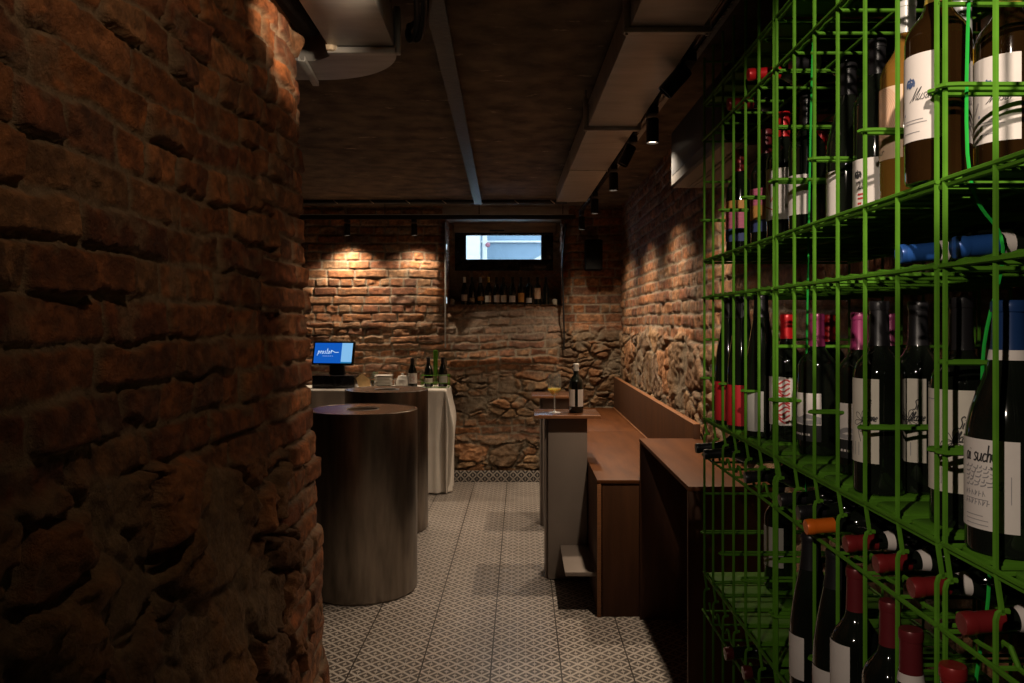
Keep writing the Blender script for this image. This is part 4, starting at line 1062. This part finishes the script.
# ------------------------------------------------------------------ the green wire rack
XF, XB = .50, .895
PITCH = .0997; W6 = PITCH * 6
SH_ = [.442, .872, 1.292, 1.722, 2.150]        # shelves that bottles stand on
LY_ = [.335, .765, 1.188, 1.616, 2.045]        # cradles that bottles lie on
RW = .0033
def rack(y0, label):
    o = empty('wine_rack', (0, y0, 0), label, 'wine rack', 'green wire wine racks')
    # uprights, front and back: below each cradle they rise and hook back, from each shelf they come down and lean back to the hook
    for k in range(7):
        for back in (0, 1):
            g = G(); y = k * PITCH; X = XB if back else XF; s = -1 if back else 1
            if back:
                g.tube([(X, y, .0), (X, y, 2.27)], RW, 6)
            else:
                lo = 0.0
                for i in range(5):
                    hk = LY_[i] + .058
                    if i > 2: continue
                    pts = [(X, y, lo)] if i == 0 else [(X + .007, y, LY_[i - 1] + .054), (X + .002, y, SH_[i - 1] - .016), (X, y, SH_[i - 1])]
                    pts += [(X, y, hk - .010), (X + .002, y, hk - .003), (X + .006, y, hk), (X + .014, y, hk - .001)]
                    g.tube(pts, RW, 6)
                g.tube([(X + .007, y, LY_[2] + .054), (X + .002, y, SH_[2] - .016), (X, y, SH_[2]), (X, y, 2.27)], RW, 6)
            g.build('back_upright' if back else 'upright', M_green, o)
    for i, z in enumerate(SH_):
        g = G()
        for X in (XF - .001, XB + .001):
            g.tube([(X, -.004, z - .004), (X, W6 + .004, z - .004)], RW, 6)
            g.tube([(X + (.004 if X < .7 else -.004), -.004, z - .0105), (X + (.004 if X < .7 else -.004), W6 + .004, z - .0105)], RW, 6)
        for X in (.62, .77): g.tube([(X, -.004, z - .009), (X, W6 + .004, z - .009)], RW * .9, 6)
        for k in range(7): g.tube([(XF, k * PITCH, z - .011), (XB, k * PITCH, z - .011)], RW * .9, 6)
        for k in range(6):
            for yy in (k * PITCH + .0095, (k + 1) * PITCH - .0095): g.tube([(XF, yy, z - .0045), (XB, yy, z - .0045)], RW * .85, 6)
        sf = g.build('shelf', M_green, o)
        for k in range(6):
            s = G(); ya = k * PITCH + .013; yb = (k + 1) * PITCH - .013
            # slat: shallow tray with rounded front corners and edges turned down
            out = []
            R = .016
            for (cx_, cy_, a0) in ((XB - .012 - R, yb - R, 0), (XF + .006 + R, yb - R, PI / 2), (XF + .006 + R, ya + R, PI), (XB - .012 - R, ya + R, 1.5 * PI)):
                out += [(cx_ + R * math.cos(a0 + t * PI / 10), cy_ + R * math.sin(a0 + t * PI / 10)) for t in range(6)]
            n_ = len(out); mx = sum(p[0] for p in out) / n_; my = sum(p[1] for p in out) / n_
            inn_ = [(mx + (p[0] - mx) * .985, my + (p[1] - my) * .93) for p in out]
            s.add([(a, c, z - .0045) for a, c in out] + [(a, c, z - .0005) for a, c in out] + [(a, c, z + .001) for a, c in inn_],
                  [(q, (q + 1) % n_, n_ + (q + 1) % n_, n_ + q) for q in range(n_)] + [(n_ + q, n_ + (q + 1) % n_, 2 * n_ + (q + 1) % n_, 2 * n_ + q) for q in range(n_)] + [tuple(range(2 * n_, 3 * n_)), tuple(reversed(range(n_)))])
            s.build('slat', M_green, sf, ang=50)
        if i < 4:   # wire loops that keep standing bottles apart
            zz = z + .105
            for k in (0, 2, 4, 6):
                d_ = .011; y = k * PITCH
                pts = [(XB, y - d_, zz), (XF + .01, y - d_, zz), (XF - .004, y - d_ * .8, zz), (XF - .009, y, zz), (XF - .004, y + d_ * .8, zz), (XF + .01, y + d_, zz), (XB, y + d_, zz)]
                G().tube(pts, RW * .92, 6).build('divider', M_green, o)
    for i, z in enumerate(LY_):
        g = G()
        g.tube([(XF - .004, -.004, z), (XF - .004, W6 + .004, z)], RW, 6)
        pts = []
        for k in range(6):
            y = k * PITCH; up = .022 if i < 3 else .004
            pts += [(XF + .012, y + .006, z + up), (XF + .012, y + .020, z + .006), (XF + .012, y + PITCH / 2, z + .0035), (XF + .012, y + PITCH - .020, z + .006), (XF + .012, y + PITCH - .006, z + up)]
        g.tube(pts, RW * .9, 6)
        for X in (.60, .75, XB): g.tube([(X, -.004, z + .003), (X, W6 + .004, z + .003)], RW, 6)
        for k in range(7): g.tube([(XF, k * PITCH, z - .003), (XB, k * PITCH, z - .003)], RW * .9, 6)
        g.build('cradle', M_green, o)
    # end frames: short rungs that tie front and back
    for y in (0, W6):
        for z in (.06, SH_[1] + .21, SH_[2] + .21, SH_[3] + .21, 2.26):
            G().tube([(XF, y, z), (XB, y, z)], RW, 6).build('end_rung', M_green, o)
    return o
r1 = rack(1.572, 'green wire wine rack section farthest from camera, its end beside the plywood counter')
r2 = copy_tree(r1); r2.location = (0, .957, 0); r2['label'] = 'green wire wine rack section in the middle of the row, between the doubled posts'
r3 = copy_tree(r1); r3.location = (0, .340, 0); r3['label'] = 'green wire wine rack section nearest the camera at right edge of photo'
zc = G(); zc.tube(smooth_pts([(.56, .935, 2.26), (.54, .94, 2.15), (.53, .945, 1.75), (.575, .95, 1.64), (.545, .94, 1.50), (.55, .935, 1.25), (.53, .93, 1.1), (.545, .925, .9), (.53, .93, .5), (.53, .93, .02)], 8), .0022, 6)
tag(zc.build('green_cable', M_zip), 'thin bright green cable running down inside the rack at the near doubled posts', 'cable')
zc = G(); zc.tube(smooth_pts([(.60, 1.55, 2.26), (.57, 1.545, 2.15), (.56, 1.55, 1.7), (.555, 1.55, 1.3), (.56, 1.55, .9), (.56, 1.55, .02)], 8), .0022, 6)
tag(zc.build('green_cable', M_zip), 'thin bright green cable running down inside the rack at the far doubled posts', 'cable')

def atY(px, X): return X * F / (px - 521)
S4, S3, S2 = 1.722 + .0015, 1.292 + .0015, .872 + .0015
GA, GB, GC = 'bottles standing on the upper rack shelf', 'bottles standing on the middle rack shelf', 'bottles standing on the lower rack shelf'
def std(px, X, z, text, group, **k):
    Y = atY(px, X); return wine(text, X, Y, z, group=group, **k)
ST = [(.16, .29, mat('band_blue', (.06, .08, .22), .7, 0, .1, 20)), (.29, .62, mat('band_pink', (.62, .16, .26), .7, 0, .25, 30, stretch=(1, 1, 40)))]
std(740, .588, S4, 'dark bottle with pink and blue striped label, leftmost on upper rack shelf', GA, cap='dark red', label='orange', lz=(.14, .52), phi=215, half=75, band=[(.14, .26, ST[0][2]), (.26, .44, ST[1][2])])
std(766, .588, S4, 'dark bottle with striped label, second from left on upper rack shelf', GA, cap='bordeaux', label='orange', lz=(.14, .50), phi=200, half=70, band=[(.14, .24, ST[0][2]), (.36, .50, ST[1][2])])
std(783.5, .578, S4, 'dark bottle with bright red capsule and sketched label on upper rack shelf', GA, cap='red', cap_len=.19, label='white', lz=(.17, .56), phi=200, half=72, art=art_sketch)
std(807, .585, S4, 'dark bottle with plain white label, directly right of the red-capsuled one on upper rack shelf', GA, cap='black', label='white', lz=(.15, .43), phi=190, half=66)
std(821, .715, S4, 'dark bottle with banded red capsule in the back row of upper rack shelf', GA, cap='red', cap_len=.24, label='white', lz=(.16, .46), neck_band='red')
std(848, .585, S4, 'tall dark bottle with low white label, middle of upper rack shelf', GA, shape='burgundy', cap='black', label='white', lz=(.04, .325), phi=176, half=50)
std(877, .583, S4, 'dark bottle with white crest label half behind the orange wine', GA, cap='black', label='white', lz=(.03, .315), phi=205, half=62, art=art_crest25)
std(906, .580, S4, 'clear bottle of orange wine with ringed peach label and white capsule', GA, shape='bordeaux', h=.312, cap='white', cap_len=.17, glass=M_wine, label='peach', lz=(.22, .565), phi=180, half=58, art=art_rings)
std(938, .528, S4, 'brown bottle with white estate label behind the doubled posts on upper rack shelf', GA, cap='gold', cap_len=.22, glass=M_glassb, label='white', lz=(.18, .55), phi=186, half=66, art=art_estate, r=.0385, h=.292)
std(961, .628, S4, 'bottle of golden wine with white capsule in back row between two estate labels', GA, cap='grey', cap_len=.27, glass=M_gold, label='white', lz=(.2, .56), phi=180, half=38)
std(1008, .624, S4, 'brown bottle with white estate label at right edge of upper rack shelf', GA, cap='gold', cap_len=.22, glass=M_glassb, label='white', lz=(.18, .55), phi=198, half=62, art=art_estate, r=.0385, h=.292)
std(1034, .70, S4, 'brown bottle in back row behind the right estate bottle, mostly hidden', GA, cap='black', glass=M_glassb)
# lying, upper
def lie(Y, tip, z, text, group, cap, cap_len=.20, h=.292, neck_band=None, r=.0365, **k):
    return wine(text, tip + h * math.cos(LEAN), Y, z + h * math.sin(LEAN), h=h, r=r, cap=cap, cap_len=cap_len, neck_band=neck_band, lying=True, group=group, **k)
GL1, GL2, GL3, GL4 = 'bottles lying in the top cradle', 'bottles lying in the blue-capsule cradle', 'bottles lying in the middle cradle', 'bottles lying in the lowest cradle'
lie(1.722, .492, 2.045 + .040, 'lying bottle with bright red capsule in the topmost rack cradle', GL1, 'red', .23, r=.033)
lie(1.921, .50, 2.045 + .030, 'lying bottle with dim red capsule deeper in the topmost rack cradle', GL1, 'dark red')
lie(1.622, .55, 2.045 + .030, 'lying bottle with pale neck band under the bright red capsule in the topmost cradle', GL1, 'black', .16, neck_band='white')
lie(1.107, .526, 1.616 + .028, 'lying bottle with blue capsule left of the doubled posts', GL2, 'blue', .165, neck_band='white', nb_gap=.02, r=.034)
lie(1.007, .549, 1.616 + .028, 'lying bottle with blue capsule and pale neck ring right of the doubled posts', GL2, 'blue', .17, neck_band='white', nb_gap=.03, r=.036)
# standing, middle shelf
std(729.5, .529, S3, 'tall slim dark bottle with red label, leftmost on middle rack shelf', GB, shape='flute', h=.318, r=.036, cap='black', cap_len=.16, label='red', lz=(.03, .335), phi=205, half=70)
std(742.5, .534, S3, 'tall slim dark bottle with red label, second from left on middle rack shelf', GB, shape='flute', h=.318, r=.036, cap='black', cap_len=.16, label='red', lz=(.03, .335), phi=205, half=70)
std(761, .540, S3, 'tall slim dark bottle with pale label, third from left on middle rack shelf', GB, shape='flute', h=.318, r=.036, cap='black', cap_len=.16, label='grey', lz=(.045, .325), phi=200, half=62)
std(787, .578, S3, 'dark bottle with red capsule and red wave label on middle rack shelf', GB, h=.272, cap='red', cap_len=.19, label='white', lz=(.13, .51), phi=204, half=68, art=art_waves)
LBK = lab_mat('black')
std(817, .578, S3, 'dark bottle with rose-pink capsule and landscape label, left one of two on middle rack shelf', GB, h=.272, cap='pink', cap_len=.23, label='white', lz=(.10, .44), phi=196, half=66, art=art_land, band=[(.10, .215, LBK)])
std(829.5, .70, S3, 'dark bottle with red capsule in back row behind the left pink-capsuled bottle', GB, h=.272, cap='red', cap_len=.22)
std(859.5, .578, S3, 'dark bottle with rose-pink capsule and landscape label, right one of two on middle rack shelf', GB, h=.272, cap='pink', cap_len=.23, label='white', lz=(.10, .44), phi=190, half=66, art=art_land, band=[(.10, .215, LBK)])
std(891, .70, S3, 'dark bottle with pink capsule in back row, barely showing behind black-capsuled bottle', GB, h=.272, cap='pink', cap_len=.22)
std(879, .541, S3, 'dark bottle with black capsule and flower label, leftmost of three on middle rack shelf', GB, cap='black', cap_len=.23, label='cream', lz=(.165, .60), phi=186, half=60, art=art_flower)
std(918, .606, S3, 'dark bottle with flower label just left of the near doubled posts', GB, cap='black', cap_len=.23, label='cream', lz=(.165, .60), phi=203, half=58, art=art_flower)
std(961, .560, S3, 'dark bottle with flower label just right of the near doubled posts', GB, cap='black', cap_len=.23, label='cream', lz=(.155, .60), phi=205, half=60, art=art_flower)
std(1009, .548, S3, 'large dark bottle with navy capsule and handwritten white label at right edge', GB, shape='burgundy', h=.280, r=.044, cap='navy', cap_len=.20, neck_band='white', label='white', lz=(.10, .455), phi=186, half=66, art=art_dry, n=48)
# lying, middle cradle
LZ = 1.188 + .0255
for Y, tip, c, b_, t in ((2.12, .466, 'black', None, 'with black capsule, farthest in the middle cradle beside counter top'), (2.021, .465, 'black', None, 'with black capsule, second from far end of the middle cradle'),
                     (1.722, .485, 'black', None, 'with black ribbed capsule at the far doubled posts'), (1.505, .490, 'black', None, 'with black capsule, second left of the orange one'),
                     (1.406, .490, 'black', None, 'with black capsule directly left of the orange one'), (1.306, .468, 'orange', None, 'with bright orange capsule in the middle cradle'),
                     (1.206, .492, 'shaded_red', 'white', 'with shade-darkened red capsule directly right of the orange one'), (1.107, .494, 'shaded_red', 'white', 'with shade-darkened red capsule, second right of the orange one'),
                     (1.007, .494, 'shaded_red', 'white', 'with shade-darkened red capsule at the near doubled posts'), (.888, .492, 'shaded_red', 'white', 'with shade-darkened red capsule nearest the right edge')):
    lie(Y, tip, LZ, 'lying dark bottle ' + t, GL3, c, .155, neck_band=b_, nb_gap=.05, r=.032)
# standing, lower shelf
std(779, .66, S2, 'dark bottle with dim label deep in lower rack shelf behind the far doubled posts', GC, cap='black', label='dim', lz=(.2, .55), phi=205)
std(811, .515, S2, 'dark bottle with plain white label, leftmost of the near row on lower rack shelf', GC, shape='flute', h=.30, cap='black', label='white', lz=(.17, .42), phi=190, half=42)
std(836, .520, S2, 'dark bottle with rose line drawing on white label on lower rack shelf', GC, shape='flute', h=.30, cap='black', label='white', lz=(.08, .37), phi=200, half=60, art=art_rose)
std(856, .510, S2, 'dark bottle with dull red capsule and white label, middle of lower rack shelf', GC, h=.302, cap='bordeaux', cap_len=.21, label='white', lz=(.12, .64), phi=186, half=48)
std(890, .515, S2, 'dark bottle with dull red capsule and white label, fourth on lower rack shelf', GC, cap='bordeaux', cap_len=.21, label='white', lz=(.12, .56), phi=200, half=60, art=art_sketch)
std(911, .494, S2, 'dark bottle with dull red capsule and white neck ring, at photo bottom edge', GC, cap='bordeaux', cap_len=.19, neck_band='white', label='white', lz=(.12, .5))
std(953, .486, S2 + 0, 'dark bottle with red tip at bottom edge right of the near doubled posts', GC, h=.29, cap='dark red', cap_len=.06, label='white', lz=(.12, .5))
for Y, tip, t in ((1.821, .467, 'far'), (1.722, .481, 'near')):
    lie(Y, tip, .765 + .026, 'lying dark bottle, %s one of two in the lowest cradle' % t, GL4, 'bordeaux', .06)

# ------------------------------------------------------------------ light
WARM = (1.0, .78, .55)
def spot_light(name, loc, direction, power, size, blend=.6, col=WARM, rad=.03):
    l = bpy.data.lights.new(name, 'SPOT'); l.energy = power; l.color = col; l.spot_size = math.radians(size); l.spot_blend = blend; l.shadow_soft_size = rad
    o = bpy.data.objects.new(name, l); C.objects.link(o); o.location = loc
    o.rotation_euler = Vector(direction).to_track_quat('-Z', 'Y').to_euler(); return o
POW = [88, 90, 90, 66, 0, 0, 64, 30]
SIZ = [130, 130, 130, 130, 60, 60, 124, 124]
BLD = [1, 1, 1, 1, 1, 1, .75, .75]
for (p, d_, lit), w, sz, bl in zip(LAMPS, POW, SIZ, BLD):
    if w: spot_light('lamp', p, d_, w, sz, bl)
# lamps out of frame without fixtures; some are added fills
COOL = (1.0, .84, .68)
def aim(loc, tgt, *a, **k): return spot_light('lamp', loc, Vector(tgt) - Vector(loc), *a, **k)
aim((.05, -.35, 2.46), (.60, 1.14, 1.93), 130, 26, .45, rad=.02, col=COOL)
aim((-.62, -.45, 2.20), (.55, 1.05, 1.48), 54, 34, .9, rad=.02, col=COOL)  # added below ceiling height to brighten labels and blue capsules
aim((-.30, 2.05, 2.42), (-.80, 2.58, 2.50), 27, 52, 1)
aim((.10, 1.9, 2.58), (-.66, 2.84, 1.3), 26, 34, .9)  # added to brighten the quoin
aim((.0, 1.0, 2.60), (-.86, 1.75, 1.9), 10.5, 98, 1)  # added fill for the left wall face

# ------------------------------------------------------------------ camera
cd = bpy.data.cameras.new('camera'); cam = bpy.data.objects.new('camera', cd); C.objects.link(cam)
cd.sensor_width = 36; cd.sensor_fit = 'HORIZONTAL'; cd.lens = F * 36 / 1024
cd.shift_x = -(521 - 512) / 1024; cd.shift_y = -(341.5 - 322) / 1024
cam.location = (0, 0, CAMZ); cam.rotation_euler = (PI / 2, 0, 0); cd.clip_start = .05
bpy.context.scene.camera = cam
sc = bpy.context.scene
sc.view_settings.view_transform = 'Standard'; sc.view_settings.look = 'None'; sc.view_settings.gamma = 1; sc.view_settings.exposure = 0; sc.view_settings.use_curve_mapping = False
cy_ = sc.cycles
cy_.use_denoising = True; cy_.max_bounces = 8; cy_.diffuse_bounces = 4; cy_.glossy_bounces = 4; cy_.transmission_bounces = 8; cy_.transparent_max_bounces = 16
cy_.caustics_reflective = False; cy_.caustics_refractive = False; cy_.sample_clamp_indirect = 4
